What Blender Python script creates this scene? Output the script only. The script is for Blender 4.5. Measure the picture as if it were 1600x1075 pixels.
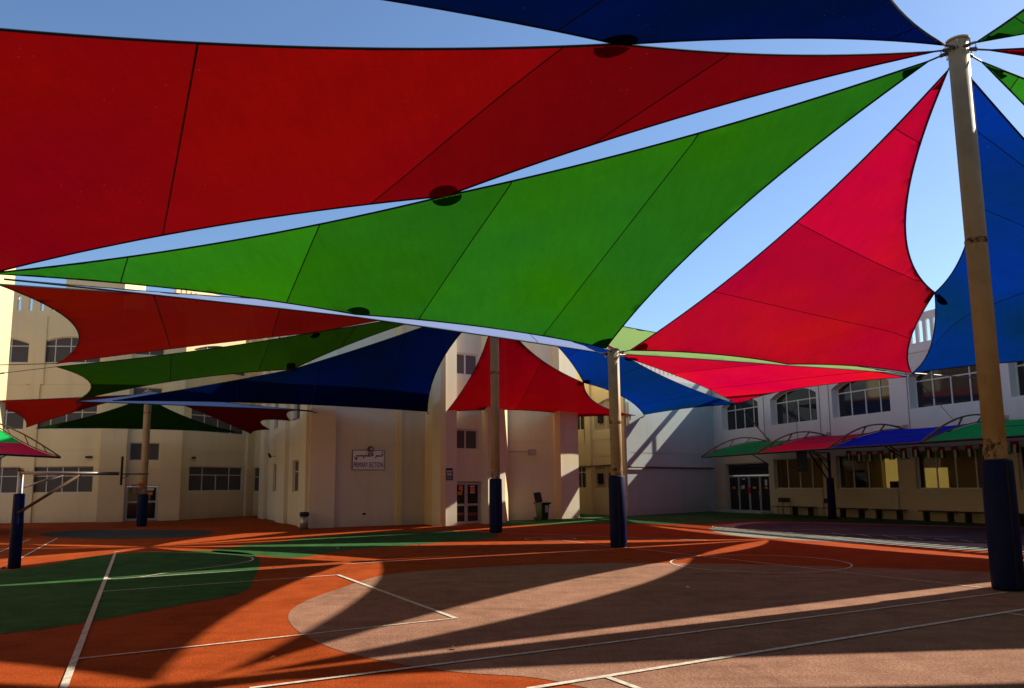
import bpy, bmesh, math, random
import numpy as np
from mathutils import Vector, Matrix
from mathutils.bvhtree import BVHTree
from mathutils.geometry import delaunay_2d_cdt
random.seed(7)
S = bpy.context.scene
for o in list(bpy.data.objects):
    bpy.data.objects.remove(o)
C = S.collection

# ------------------------------------------------------------------ camera
EYE = 1.75; FPX = 1197.0; HZ = 758.3; ROLL = -0.0108
_p = math.atan((HZ - 600) / FPX)
_R0 = Vector((1, 0, 0)); FWD = Vector((0, math.cos(_p), math.sin(_p))); _U0 = Vector((0, -math.sin(_p), math.cos(_p)))
RGT = _R0 * math.cos(ROLL) + _U0 * math.sin(ROLL); UPV = -_R0 * math.sin(ROLL) + _U0 * math.cos(ROLL)
cam_d = bpy.data.cameras.new('camera'); cam = bpy.data.objects.new('camera', cam_d); C.objects.link(cam)
cam_d.sensor_width = 36; cam_d.lens = FPX / 1600 * 36; cam_d.shift_y = 62.5 / 1600; cam_d.clip_start = .05; cam_d.clip_end = 3000
cam.matrix_world = Matrix(((RGT.x, UPV.x, -FWD.x, 0), (RGT.y, UPV.y, -FWD.y, 0), (RGT.z, UPV.z, -FWD.z, EYE), (0, 0, 0, 1)))
S.camera = cam
S.render.resolution_x = 1024; S.render.resolution_y = 688

# ------------------------------------------------------------------ world, sun, exposure
SUN = Vector((1.177, .598, 1.0)).normalized()
el = math.asin(SUN.z); az = math.atan2(SUN.x, SUN.y)
W = bpy.data.worlds.new('World'); S.world = W; W.use_nodes = True
wn = W.node_tree.nodes; wl = W.node_tree.links; wn.clear()
sky = wn.new('ShaderNodeTexSky'); sky.sky_type = 'NISHITA'; sky.sun_disc = False
sky.sun_elevation = el; sky.sun_rotation = az; sky.dust_density = .4; sky.ozone_density = 5.0; sky.air_density = 1.0
bg = wn.new('ShaderNodeBackground'); bg.inputs[1].default_value = .104
wo = wn.new('ShaderNodeOutputWorld'); wl.new(sky.outputs[0], bg.inputs[0]); wl.new(bg.outputs[0], wo.inputs[0])
sd = bpy.data.lights.new('sun', 'SUN'); sd.energy = 5.0; sd.angle = math.radians(.55); sd.color = (1, .90, .76)
so = bpy.data.objects.new('sun', sd); C.objects.link(so); so.location = (30, 20, 40)
so.rotation_euler = SUN.to_track_quat('Z', 'Y').to_euler()
S.view_settings.view_transform = 'Standard'; S.view_settings.look = 'None'
S.view_settings.exposure = 0.65; S.view_settings.gamma = 1
S.render.engine = 'CYCLES'
S.cycles.max_bounces = 8; S.cycles.diffuse_bounces = 4; S.cycles.transparent_max_bounces = 12

# ------------------------------------------------------------------ surveying helpers (photo point -> place)
def ray(x, y): return RGT * ((x - 800) / FPX) + UPV * ((600 - y) / FPX) + FWD
def gnd(x, y, z=0.0):
    d = ray(x, y); return Vector((0, 0, EYE)) + d * ((z - EYE) / d.z)
def at(x, y, Y):
    d = ray(x, y); return Vector((0, 0, EYE)) + d * (Y / d.y)

# ------------------------------------------------------------------ materials
def mat(name, col, rough=.8, metal=0, spec=.3):
    m = bpy.data.materials.new(name); m.use_nodes = True
    b = m.node_tree.nodes['Principled BSDF']
    b.inputs['Base Color'].default_value = (*col, 1); b.inputs['Roughness'].default_value = rough
    b.inputs['Metallic'].default_value = metal; b.inputs['Specular IOR Level'].default_value = spec
    return m
class NT:
    def __init__(s, m): s.t = m.node_tree; s.n = s.t.nodes; s.l = s.t.links; s.b = s.n.get('Principled BSDF')
    def new(s, k, **kw):
        q = s.n.new(k)
        for a, v in kw.items(): setattr(q, a, v)
        return q
    def noise(s, scale, detail=4, vec=None, rough=.6):
        q = s.new('ShaderNodeTexNoise'); q.inputs['Scale'].default_value = scale; q.inputs['Detail'].default_value = detail
        q.inputs['Roughness'].default_value = rough
        if vec is None: vec = s.pos()
        s.l.new(vec, q.inputs['Vector']); return q.outputs['Fac']
    def pos(s):
        g = s.new('ShaderNodeNewGeometry'); return g.outputs['Position']
    def scaled(s, v):
        q = s.new('ShaderNodeMapping'); q.inputs['Scale'].default_value = v; s.l.new(s.pos(), q.inputs[0]); return q.outputs[0]
    def ramp(s, fac, a, b, ca=(0, 0, 0), cb=(1, 1, 1)):
        q = s.new('ShaderNodeValToRGB'); q.color_ramp.elements[0].position = a; q.color_ramp.elements[1].position = b
        q.color_ramp.elements[0].color = (*ca, 1); q.color_ramp.elements[1].color = (*cb, 1); s.l.new(fac, q.inputs[0]); return q.outputs[0]
    def mix(s, fac, a, b, mode='MIX'):
        q = s.new('ShaderNodeMix', data_type='RGBA', blend_type=mode)
        for i, v in ((0, fac), (6, a), (7, b)):
            if isinstance(v, (int, float)): q.inputs[i].default_value = v
            elif isinstance(v, tuple): q.inputs[i].default_value = (*v, 1)
            else: s.l.new(v, q.inputs[i])
        return q.outputs[2]
    def math(s, op, a, b=0.0):
        q = s.new('ShaderNodeMath', operation=op)
        for i, v in ((0, a), (1, b)):
            if isinstance(v, (int, float)): q.inputs[i].default_value = v
            else: s.l.new(v, q.inputs[i])
        return q.outputs[0]
    def z(s):
        q = s.new('ShaderNodeSeparateXYZ'); s.l.new(s.pos(), q.inputs[0]); return q.outputs['Z']
    def bump(s, h, strength=.3, dist=.01):
        q = s.new('ShaderNodeBump'); q.inputs['Strength'].default_value = strength; q.inputs['Distance'].default_value = dist
        s.l.new(h, q.inputs['Height']); s.l.new(q.outputs[0], s.b.inputs['Normal'])
    def col(s, c): s.l.new(c, s.b.inputs['Base Color'])

def wall_mat(name, up, low=None, split=2.85, stain=.25):
    m = mat(name, up, .88); t = NT(m)
    base = up
    if low:
        f = t.math('GREATER_THAN', t.z(), split); base = t.mix(f, low, up)
    streak = t.noise(1.0, 5, t.scaled((1.3, 1.3, .12)))
    big = t.noise(.35, 4)
    f1 = t.ramp(streak, .5, .8); f2 = t.ramp(big, .4, .75)
    c = t.mix(t.math('MULTIPLY', f1, stain), base, tuple(v * .62 for v in up))
    c = t.mix(t.math('MULTIPLY', f2, stain * .8), c, tuple(v * .78 for v in up))
    low_dirt = t.math('MULTIPLY', t.ramp(t.z(), .0, .5, (1, 1, 1), (0, 0, 0)), t.noise(2.5, 5))
    c = t.mix(t.math('MULTIPLY', low_dirt, .45), c, (.16, .09, .06))
    t.col(c); t.bump(t.noise(55, 3), .25, .01); return m
M = {}
M['cream'] = wall_mat('cream_render', (.72, .64, .43), (.70, .63, .48), 2.75, .42)
M['cream_left'] = wall_mat('cream_render_wing', (.82, .66, .36), (.78, .60, .35), 2.95, .4)
M['ochre'] = wall_mat('yellow_render', (.80, .64, .33), (.78, .62, .31))
M['grey_wall'] = wall_mat('pale_grey_render', (.46, .53, .51), (.44, .51, .49), 2.5, .4)
M['white_wall'] = wall_mat('white_render', (.70, .66, .60), (.52, .43, .26), 3.9, .3)
M['inside'] = wall_mat('room_yellow_wall', (.55, .43, .16))
M['trim'] = mat('white_window_paint', (.62, .58, .50), .5)
M['alu'] = mat('aluminium_frame', (.42, .41, .40), .45, .3)
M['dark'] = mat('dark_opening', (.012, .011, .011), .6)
M['black'] = mat('black_plastic', (.015, .015, .016), .45)
M['steel'] = mat('galvanised_steel', (.42, .38, .33), .45, .7)
M['rust'] = mat('rusty_brown_steel', (.14, .075, .04), .7, .3)
M['webbing'] = mat('dark_webbing', (.012, .014, .016), .8)
M['cable'] = mat('steel_cable', (.12, .11, .10), .5, .5)
M['greenbin'] = mat('dark_green_plastic', (.012, .03, .016), .4)
M['sticker'] = mat('pale_blue_sticker', (.30, .40, .46), .6)
M['orange_paper'] = mat('orange_paper', (.62, .20, .03), .7)
M['white_paper'] = mat('white_paper', (.60, .58, .52), .7)
M['sign_white'] = mat('white_sign_sheet', (.84, .83, .80), .5)
M['ink'] = mat('black_lettering', (.012, .012, .014), .6)
M['red_flag'] = mat('red_flag_cloth', (.38, .015, .015), .8); M['white_flag'] = mat('white_flag_cloth', (.62, .62, .62), .8)
M['black_flag'] = mat('black_flag_cloth', (.012, .012, .014), .8); M['green_flag'] = mat('green_flag_cloth', (.01, .14, .04), .8)
M['maroon'] = mat('maroon_bench_plastic', (.10, .02, .02), .5)
M['wood'] = mat('bench_board', (.035, .028, .025), .6)
M['orange_rim'] = mat('orange_hoop_paint', (.42, .08, .02), .5, .2)
M['net'] = mat('hoop_net_cord', (.35, .18, .14), .8)
def glass():
    m = mat('window_glass', (.018, .017, .016), .06, 0, .5); t = NT(m)
    t.bump(t.noise(1.2, 2), .05, .02); return m
M['glass'] = glass()
def clear_glass():
    m = bpy.data.materials.new('clear_glass'); m.use_nodes = True; t = NT(m); n = t.n; n.remove(t.b)
    tr = t.new('ShaderNodeBsdfTransparent'); tr.inputs[0].default_value = (.86, .88, .86, 1)
    gl = t.new('ShaderNodeBsdfGlossy'); gl.inputs['Roughness'].default_value = .03
    fr = t.new('ShaderNodeFresnel'); fr.inputs[0].default_value = 1.35
    mx = t.new('ShaderNodeMixShader'); t.l.new(fr.outputs[0], mx.inputs[0]); t.l.new(tr.outputs[0], mx.inputs[1]); t.l.new(gl.outputs[0], mx.inputs[2])
    t.l.new(mx.outputs[0], n['Material Output'].inputs[0]); return m
M['clear'] = clear_glass()
def blind():
    m = bpy.data.materials.new('yellow_blind'); m.use_nodes = True; t = NT(m); n = t.n; n.remove(t.b)
    d = t.new('ShaderNodeBsdfDiffuse'); d.inputs[0].default_value = (.5, .44, .24, 1)
    q = t.new('ShaderNodeBsdfTranslucent'); q.inputs[0].default_value = (.48, .42, .20, 1)
    mx = t.new('ShaderNodeMixShader'); mx.inputs[0].default_value = .6
    t.l.new(d.outputs[0], mx.inputs[1]); t.l.new(q.outputs[0], mx.inputs[2]); t.l.new(mx.outputs[0], n['Material Output'].inputs[0]); return m
M['blind'] = blind()
def screen():
    m = mat('lattice_window_screen', (.1, .1, .1), .7); t = NT(m)
    g = t.new('ShaderNodeTexCoord')
    outs = []
    for ang in (45, -45):
        mp = t.new('ShaderNodeMapping'); mp.inputs['Rotation'].default_value = (0, 0, math.radians(ang))
        t.l.new(g.outputs['UV'], mp.inputs[0])
        w = t.new('ShaderNodeTexWave', wave_type='BANDS', bands_direction='X'); w.inputs['Scale'].default_value = 3.6
        t.l.new(mp.outputs[0], w.inputs[0]); outs.append(w.outputs['Fac'])
    f = t.ramp(t.math('MAXIMUM', outs[0], outs[1]), .70, .9)
    t.col(t.mix(f, (.022, .020, .019), (.16, .14, .12))); return m
M['screen'] = screen()
def pole_mat():
    m = mat('tan_painted_pole', (.36, .25, .14), .6); t = NT(m)
    f = t.ramp(t.noise(1.6, 6), .42, .7); c = t.mix(t.math('MULTIPLY', f, .6), (.45, .31, .15), (.27, .175, .08))
    f2 = t.ramp(t.noise(5, 6, t.scaled((1, 1, .25))), .62, .72); c = t.mix(t.math('MULTIPLY', f2, .6), c, (.10, .06, .035))
    t.col(c); t.bump(t.noise(9, 4), .15, .01); return m
M['pole'] = pole_mat()
def peel():
    m = mat('rusty_peeling_paint', (.3, .2, .1), .8); t = NT(m)
    f = t.ramp(t.noise(7, 6, None, .7), .48, .60); t.col(t.mix(f, (.42, .27, .13), (.045, .026, .016))); t.bump(t.noise(9, 6), .4, .01); return m
M['peel'] = peel()
def pad_mat():
    m = mat('navy_vinyl_padding', (.005, .010, .055), .6, 0, .12); t = NT(m)
    f = t.ramp(t.noise(2.2, 5), .4, .7); t.col(t.mix(f, (.004, .009, .055), (.007, .014, .075))); t.bump(t.noise(3, 3), .25, .03); return m
M['pad'] = pad_mat()

def ground_mat(name, col, dark, spec=.03, speck=(.0, .0, .0)):
    m = mat(name, col, .9, 0, spec); t = NT(m)
    g1 = t.math('MULTIPLY', t.math('ADD', t.noise(70, 2), t.noise(34, 3)), .5); g2 = t.noise(2.2, 6); g3 = t.noise(.25, 4); sc = t.noise(1.0, 6, t.scaled((.5, 2.2, 1)), .7)
    col = tuple(v * 1.0 for v in col); dark = tuple(v * .86 for v in dark)
    c = t.mix(t.ramp(g2, .35, .7), col, dark)
    c = t.mix(t.math('MULTIPLY', t.ramp(g1, .43, .57), .72), c, tuple(v * .36 for v in col))
    c = t.mix(t.math('MULTIPLY', t.ramp(sc, .52, .72), .62), c, tuple(v * .5 for v in dark))
    blot = t.noise(.9, 8, t.scaled((1.6, .7, 1)), .72)
    c = t.mix(t.math('MULTIPLY', t.ramp(blot, .55, .66), .38), c, tuple(v * .45 for v in dark))
    scuff = t.noise(1.0, 3, t.scaled((14, .8, 1)), .5)
    c = t.mix(t.math('MULTIPLY', t.ramp(scuff, .68, .74), .3), c, tuple(v * .4 for v in dark))
    c = t.mix(t.math('MULTIPLY', t.ramp(g3, .4, .7), .22), c, tuple(min(1, v * 1.3 + .01) for v in col))
    t.col(c); t.bump(g1, .75, .02); return m
M['terra'] = ground_mat('terracotta_rubber_court', (.45, .083, .018), (.33, .053, .010))
M['greenzone'] = ground_mat('green_rubber_court', (.055, .165, .048), (.030, .090, .024))
M['mauve'] = ground_mat('mauve_rubber_court', (.42, .225, .15), (.31, .155, .10))
M['purple'] = ground_mat('bluish_rubber_court', (.085, .09, .092), (.062, .066, .07))
M['greyedge'] = ground_mat('grey_green_rubber_court', (.32, .36, .30), (.26, .30, .25))
def line_mat():
    m = mat('worn_white_court_paint', (.6, .56, .48), .8); t = NT(m)
    f = t.ramp(t.noise(14, 6), .40, .72); t.col(t.mix(f, (.70, .64, .52), (.40, .31, .23))); t.bump(t.noise(95, 2), .5, .015); return m
M['line'] = line_mat()

def fabric(name, col, trans, top, alpha=.002):
    m = bpy.data.materials.new(name); m.use_nodes = True; t = NT(m); n = t.n; n.remove(t.b)
    geo = t.new('ShaderNodeNewGeometry')
    fine = t.noise(60, 2); mid = t.noise(1.1, 5)
    oi = t.new('ShaderNodeObjectInfo')
    var = t.math('ADD', t.math('MULTIPLY', oi.outputs['Random'], .34), .76)
    var = t.math('MULTIPLY', var, t.math('ADD', t.math('MULTIPLY', mid, .28), .87))
    var = t.math('MULTIPLY', var, t.math('ADD', t.math('MULTIPLY', fine, .5), .75))
    hue = t.ramp(t.noise(.16, 2), .35, .65)
    streak = t.noise(1.0, 4, t.scaled((7, 1.2, 1.2)), .7)
    var = t.math('MULTIPLY', var, t.math('ADD', t.math('MULTIPLY', streak, .34), .83))
    warm = tuple(min(1, v) for v in (trans[0] * 1.06 + trans[1] * .025, trans[1] * 1.02 + trans[0] * .008, trans[2] * .6)); cool = (trans[0] * .90, trans[1] * .96, trans[2] * 1.5 + trans[1] * .05 + trans[0] * .012)
    trc = t.mix(1.0, t.mix(hue, cool, warm), var, 'MULTIPLY')
    under = t.mix(1.0, col, var, 'MULTIPLY')
    dc = t.mix(geo.outputs['Backfacing'], top, under)           # upper face: dust plus grazing sun sheen put into the colour; lower face clean
    d = t.new('ShaderNodeBsdfDiffuse'); t.l.new(dc, d.inputs[0])
    q = t.new('ShaderNodeBsdfTranslucent'); t.l.new(trc, q.inputs[0])
    bp = t.new('ShaderNodeBump'); bp.inputs['Strength'].default_value = .25; bp.inputs['Distance'].default_value = .04
    t.l.new(t.noise(1.6, 4, t.scaled((1, 3, 1))), bp.inputs['Height']); t.l.new(bp.outputs[0], d.inputs['Normal']); t.l.new(bp.outputs[0], q.inputs['Normal'])
    mx = t.new('ShaderNodeAddShader'); t.l.new(d.outputs[0], mx.inputs[0]); t.l.new(q.outputs[0], mx.inputs[1])
    tr = t.new('ShaderNodeBsdfTransparent'); tr.inputs[0].default_value = (*[min(1, v) for v in (.8, .8, .8)], 1)
    # pin holes of the knitted cloth
    vo = t.new('ShaderNodeTexVoronoi'); vo.inputs['Scale'].default_value = 9; t.l.new(t.pos(), vo.inputs[0])
    pin = t.math('MULTIPLY', t.math('LESS_THAN', vo.outputs['Distance'], .055), t.ramp(t.noise(.7, 2), .52, .6))
    a = t.math('MINIMUM', t.math('ADD', alpha, t.math('MULTIPLY', pin, .22)), 1.0)
    m2 = t.new('ShaderNodeMixShader'); t.l.new(a, m2.inputs[0]); t.l.new(mx.outputs[0], m2.inputs[1]); t.l.new(tr.outputs[0], m2.inputs[2])
    t.l.new(m2.outputs[0], n['Material Output'].inputs[0]); return m
FAB = {
 'red': fabric('red_shade_cloth', (0.05715, 0.00031, 0.00064), (0.12066, 0.00013, 0.00077), (0.26672, 0.06350, 0.05715)),
 'crimson': fabric('crimson_shade_cloth', (0.07620, 0.00025, 0.00254), (0.35561, 0.00035, 0.01156), (0.26672, 0.06350, 0.05715)),
 'red_dim': fabric('red_shade_cloth_dimmed', (0.03175, 0.00127, 0.00038), (0.08096, 0.00191, 0.00029), (0.24131, 0.06350, 0.05080)),  # red cloth darkened in its colour for sails sloping away from the sun
 'green': fabric('green_shade_cloth', (0.00381, 0.03175, 0.00019), (0.01143, 0.09843, 0.00025), (0.21592, 0.33022, 0.10161)),
 'green_dim': fabric('green_shade_cloth_dimmed', (0.00254, 0.00889, 0.00019), (0.00445, 0.01651, 0.00019), (0.19051, 0.29212, 0.09526)),  # green copy, weak sun on the turned-away sails put into its colour
 'blue': fabric('blue_shade_cloth', (0.00038, 0.00381, 0.02858), (0.00019, 0.01270, 0.07938), (0.19051, 0.24131, 0.39372)),
 'navy': fabric('blue_shade_cloth_grazing_sun', (0.00019, 0.00191, 0.01397), (0.00013, 0.00285, 0.02667), (0.16511, 0.20957, 0.35562)),  # blue cloth made darker: grazing sun on the top sail is in the colour
 'blue_dim': fabric('blue_shade_cloth_dimmed', (0.00019, 0.00158, 0.01143), (0.00013, 0.00191, 0.01524), (0.19051, 0.22861, 0.38103)),  # same blue darker still, the dim light on the low sail painted in
}
AWN = {'green': mat('green_awning_pvc', (.008, .30, .06), .8, 0, .03), 'red': mat('red_awning_pvc', (.50, .008, .045), .8, 0, .03), 'blue': mat('blue_awning_pvc', (.004, .016, .38), .8, 0, .03)}

# ------------------------------------------------------------------ object helpers
def tag(o, label=None, cat=None, group=None, kind=None):
    for k, v in (('label', label), ('category', cat), ('group', group), ('kind', kind)):
        if v: o[k] = v
    return o
def thing(name, label, cat, loc=(0, 0, 0), rz=0, group=None):
    o = bpy.data.objects.new(name, None); C.objects.link(o); o.location = loc; o.rotation_euler = (0, 0, rz); o.empty_display_size = .2
    return tag(o, label, cat, group)
class MB:
    def __init__(s): s.v = []; s.f = []; s.uv = None
    def poly(s, pts):
        i = len(s.v); s.v += [tuple(p) for p in pts]; s.f.append(tuple(range(i, i + len(pts)))); return s
    def box(s, c, sz, mtx=None):
        x, y, z = (v / 2 for v in sz); i = len(s.v)
        for p in ((-x, -y, -z), (x, -y, -z), (x, y, -z), (-x, y, -z), (-x, -y, z), (x, -y, z), (x, y, z), (-x, y, z)):
            q = Vector(p) + Vector(c)
            s.v.append(tuple(mtx @ q if mtx else q))
        for f in ((0, 3, 2, 1), (4, 5, 6, 7), (0, 1, 5, 4), (1, 2, 6, 5), (2, 3, 7, 6), (3, 0, 4, 7)): s.f.append(tuple(i + k for k in f))
        return s
    def tube(s, pts, r, n=8, cap=True, closed=False):
        pts = [Vector(p) for p in pts]; rs = r if isinstance(r, (list, tuple)) else [r] * len(pts)
        i0 = len(s.v); N = len(pts)
        for k, p in enumerate(pts):
            a = pts[(k - 1) % N] if (k > 0 or closed) else p; b = pts[(k + 1) % N] if (k < N - 1 or closed) else p
            d = (b - a).normalized() if (b - a).length > 1e-9 else Vector((0, 0, 1))
            ref = Vector((0, 0, 1)) if abs(d.z) < .9 else Vector((1, 0, 0))
            u = d.cross(ref).normalized(); w = u.cross(d)
            for j in range(n):
                t = 2 * math.pi * j / n; s.v.append(tuple(p + (u * math.cos(t) + w * math.sin(t)) * rs[k]))
        for k in range(N if closed else N - 1):
            k2 = (k + 1) % N
            for j in range(n):
                s.f.append((i0 + k * n + j, i0 + k * n + (j + 1) % n, i0 + k2 * n + (j + 1) % n, i0 + k2 * n + j))
        if cap and not closed:
            s.f.append(tuple(i0 + j for j in range(n))[::-1]); s.f.append(tuple(i0 + (N - 1) * n + j for j in range(n)))
        return s
    def build(s, name, m, parent=None, smooth=False, bevel=0):
        me = bpy.data.meshes.new(name); me.from_pydata(s.v, [], s.f)
        bm = bmesh.new(); bm.from_mesh(me); bmesh.ops.recalc_face_normals(bm, faces=bm.faces)
        if bevel: bmesh.ops.bevel(bm, geom=bm.edges[:], offset=bevel, segments=2, affect='EDGES', clamp_overlap=True)
        bm.to_mesh(me); bm.free(); me.materials.append(m)
        if smooth:
            for p in me.polygons: p.use_smooth = True
        o = bpy.data.objects.new(name, me); C.objects.link(o)
        if parent: o.parent = parent
        return o
def local(o): return o            # things built in place keep world coordinates under an Empty at the origin
def under(o, parent):
    """parent o (built in world coordinates) to a thing standing elsewhere"""
    o.parent = parent
    root = parent
    while root.parent: root = root.parent
    o.matrix_parent_inverse = (Matrix.Translation(root.location) @ root.rotation_euler.to_matrix().to_4x4()).inverted() if parent is root else Matrix.Identity(4)
    return o
def copy_tree(o, parent=None):
    c = o.copy(); C.objects.link(c)
    if parent: c.parent = parent
    for ch in [x for x in bpy.data.objects if x.parent == o]: copy_tree(ch, c)
    return c
def struct(o): o['kind'] = 'structure'; return o

# ------------------------------------------------------------------ ground and court markings
g = MB(); g.poly([(-600, -300, 0), (600, -300, 0), (600, 900, 0), (-600, 900, 0)])
struct(g.build('ground', M['terra']))
def smooth_poly(pts, n=8):
    out = []; N = len(pts)
    for i in range(N):
        p0, p1, p2, p3 = (pts[(i + k - 1) % N] for k in range(4))
        for j in range(n):
            t = j / n
            out.append(.5 * ((2 * p1) + (p2 - p0) * t + (2 * p0 - 5 * p1 + 4 * p2 - p3) * t * t + (3 * p1 - p0 - 3 * p2 + p3) * t ** 3))
    return out
def zone(name, pts, m, z, smooth=True):
    v = [Vector((p[0], p[1], 0)) for p in pts]
    if smooth: v = smooth_poly(v)
    r = delaunay_2d_cdt([Vector((p.x, p.y)) for p in v], [], [list(range(len(v)))], 1, 1e-4)
    b = MB(); b.v = [(p.x, p.y, z) for p in r[0]]; b.f = [tuple(f) for f in r[2]]
    o = struct(b.build(name, m))
    for p in o.data.polygons:
        if p.normal.z < 0: p.flip()
    return o
def PX(*q): return [gnd(x, y) for x, y in q]
zone('green_court_zone', PX((0, 893), (150, 869), (300, 860.5), (385, 864), (405, 877), (398, 900), (378, 926), (280, 946), (150, 970), (0, 991)) + [Vector((-8.5, 8.5, 0)), Vector((-13, 9, 0)), Vector((-14.5, 13, 0))], M['greenzone'], .004)
zone('green_court_zone', PX((330, 861), (411, 849), (560, 834), (680, 830), (762, 833), (772, 840), (660, 850), (540, 860), (465, 871), (405, 868)), M['greenzone'], .004)
zone('mauve_court_zone', PX((600, 899), (530, 920), (472, 942), (450, 965), (480, 996), (560, 1025), (700, 1049), (830, 1059), (930, 1078)) + [Vector((2, 5.8, 0)), Vector((6, 4.5, 0)), Vector((11, 6, 0)), Vector((13.2, 11, 0))] + PX((1600, 897), (1340, 887), (1160, 882), (1000, 880), (850, 882), (700, 890)), M['mauve'], .004)
PUR = PX((1108, 828), (1125, 822), (1160, 817.5), (1215, 815.5), (1330, 818)) + [Vector((19.5, 27, 0)), Vector((20.5, 20, 0)), Vector((17, 17.2, 0))] + PX((1545, 861), (1400, 852), (1250, 844), (1150, 837))
zone('grey_green_court_zone', PUR, M['greyedge'], .004)
cen = sum(PUR, Vector()) / len(PUR)
PUR2 = PX((1150, 826), (1170, 819), (1215, 816.5), (1330, 819)) + [Vector((19.3, 26.5, 0)), Vector((20, 21, 0)), Vector((17, 18.9, 0))] + PX((1545, 850), (1400, 843.5), (1250, 835))
zone('bluish_court_zone', PUR2, M['purple'], .008)
zone('green_walkway', PX((760, 823), (880, 819), (1000, 818.5), (1100, 820)) + PX((1180, 815), (1300, 817), (1400, 820)) + [Vector((20, 28, 0)), Vector((21, 30, 0)), Vector((14, 50, 0)), Vector((6, 50, 0)), Vector((-.6, 41, 0))], M['greenzone'], .012 - .0045, False)
zone('bluish_court_zone', PX((70, 833), (160, 828), (320, 829), (310, 838), (180, 842), (80, 839)), M['purple'], .004)
def stripe(pts, w=.055, z=.016, closed=False):
    w *= .8; z = .011 + (z - .012) * .3
    pts = [Vector((p[0], p[1], 0)) for p in pts]; b = MB(); N = len(pts); L = []; Rr = []
    for k, p in enumerate(pts):
        a = pts[(k - 1) % N] if (k > 0 or closed) else p; c = pts[(k + 1) % N] if (k < N - 1 or closed) else p
        d = (c - a).normalized(); q = Vector((-d.y, d.x, 0)) * w / 2; L.append(p + q); Rr.append(p - q)
    for k in range(N if closed else N - 1):
        j = (k + 1) % N; b.poly([(*Rr[k].xy, z), (*Rr[j].xy, z), (*L[j].xy, z), (*L[k].xy, z)])
    return struct(b.build('court_line', M['line']))
def sl(a, b, w=.055, z=.016): return stripe([gnd(*a), gnd(*b)], w, z)
def circ(c, r, a0=0, a1=360, w=.055, z=.02):
    full = a1 - a0 >= 360; n = 64
    return stripe([(c[0] + r * math.cos(math.radians(a0 + (a1 - a0) * i / n)), c[1] + r * math.sin(math.radians(a0 + (a1 - a0) * i / n))) for i in range(n if full else n + 1)], w, z, full)
p0 = gnd(180, 865); p1 = gnd(100, 1075); stripe([p0, p1 + (p1 - p0) * .15], .085, .024)
sl((160, 925), (528, 899)); stripe([gnd(528, 899), gnd(712, 967)], .085, .020); sl((712, 967), (120, 1031))
stripe(smooth_poly([gnd(*q) for q in ((178, 863.5), (270, 863.5), (345, 866), (385, 870), (395, 875), (370, 881.5), (280, 893), (165, 904))])[:57], .06, .02)
sl((390, 1077), (1572, 926.5), .07); sl((825, 1078), (1640, 947), .09, .020); sl((945, 1058), (1010, 1082), .08, .016); sl((1574, 959), (1640, 969), .07)
circ((5.35, 17.15), 1.88); sl((845, 841), (1556, 921.5), .05, .016)
sl((167, 906), (560, 880.5), .06, .012); sl((560, 880.5), (960, 859), .06, .012)
sl((90, 841), (0, 890), .06); sl((49, 842), (-20, 871), .05); sl((10, 843), (48, 842), .05); sl((14, 882), (-10, 896), .06)
circ((1.2, 25.4), .82, w=.05); sl((690, 829), (1110, 845), .05, .02)
circ((10.2, 31.0), 2.2, 60, 240, .06, .02); sl((1170, 831), (1500, 840), .06, .028); sl((1145, 828), (1330, 828), .04, .024)
for k in range(7):
    sl((1300 + k * 40, 833 + k * 2.2), (1322 + k * 40, 837 + k * 2.2), .05, .032)
leaf = MB()
for q in ((303, 829), (528, 858), (425, 1031), (1075, 920), (430, 887), (710, 1015), (655, 853)):
    p = gnd(*q); r = random.random() * 6; d = Vector((math.cos(r), math.sin(r), 0)) * .045; e = Vector((-d.y, d.x, 0)) * .6
    leaf.poly([p + d + Vector((0, 0, .02)), p + e + Vector((0, 0, .05)), p - d + Vector((0, 0, .03)), p - e + Vector((0, 0, .02))])
tag(leaf.build('litter', M['white_paper']), kind='stuff')

# ------------------------------------------------------------------ walls
class Wall:
    """a vertical wall between two plan points; u runs along it, n points towards the court"""
    def __init__(s, P0, P1):
        s.P0 = Vector((P0[0], P0[1], 0)); d = Vector((P1[0], P1[1], 0)) - s.P0; s.L = d.length; s.u = d.normalized(); s.n = Vector((s.u.y, -s.u.x, 0))
        s.mtx = Matrix(((s.u.x, s.n.x, 0, s.P0.x), (s.u.y, s.n.y, 0, s.P0.y), (0, 0, 1, 0), (0, 0, 0, 1)))
    def p(s, u, n, z): return s.P0 + s.u * u + s.n * n + Vector((0, 0, z))
    def hit(s, x, y, n=0.0):
        d = ray(x, y); o = Vector((0, 0, EYE)); q = s.P0 + s.n * n
        t = (q - o).dot(s.n) / d.dot(s.n); h = o + d * t; return (h - s.P0).dot(s.u), h.z
    def rect(s, x0, x1, y0, y1, n=0.0):
        """opening from photo left/right (taken at mid height) and top/bottom (taken at mid width)"""
        ym = (y0 + y1) / 2; xm = (x0 + x1) / 2
        return (s.hit(x0, ym, n)[0], s.hit(x1, ym, n)[0], s.hit(xm, y1, n)[1], s.hit(xm, y0, n)[1])
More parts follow.
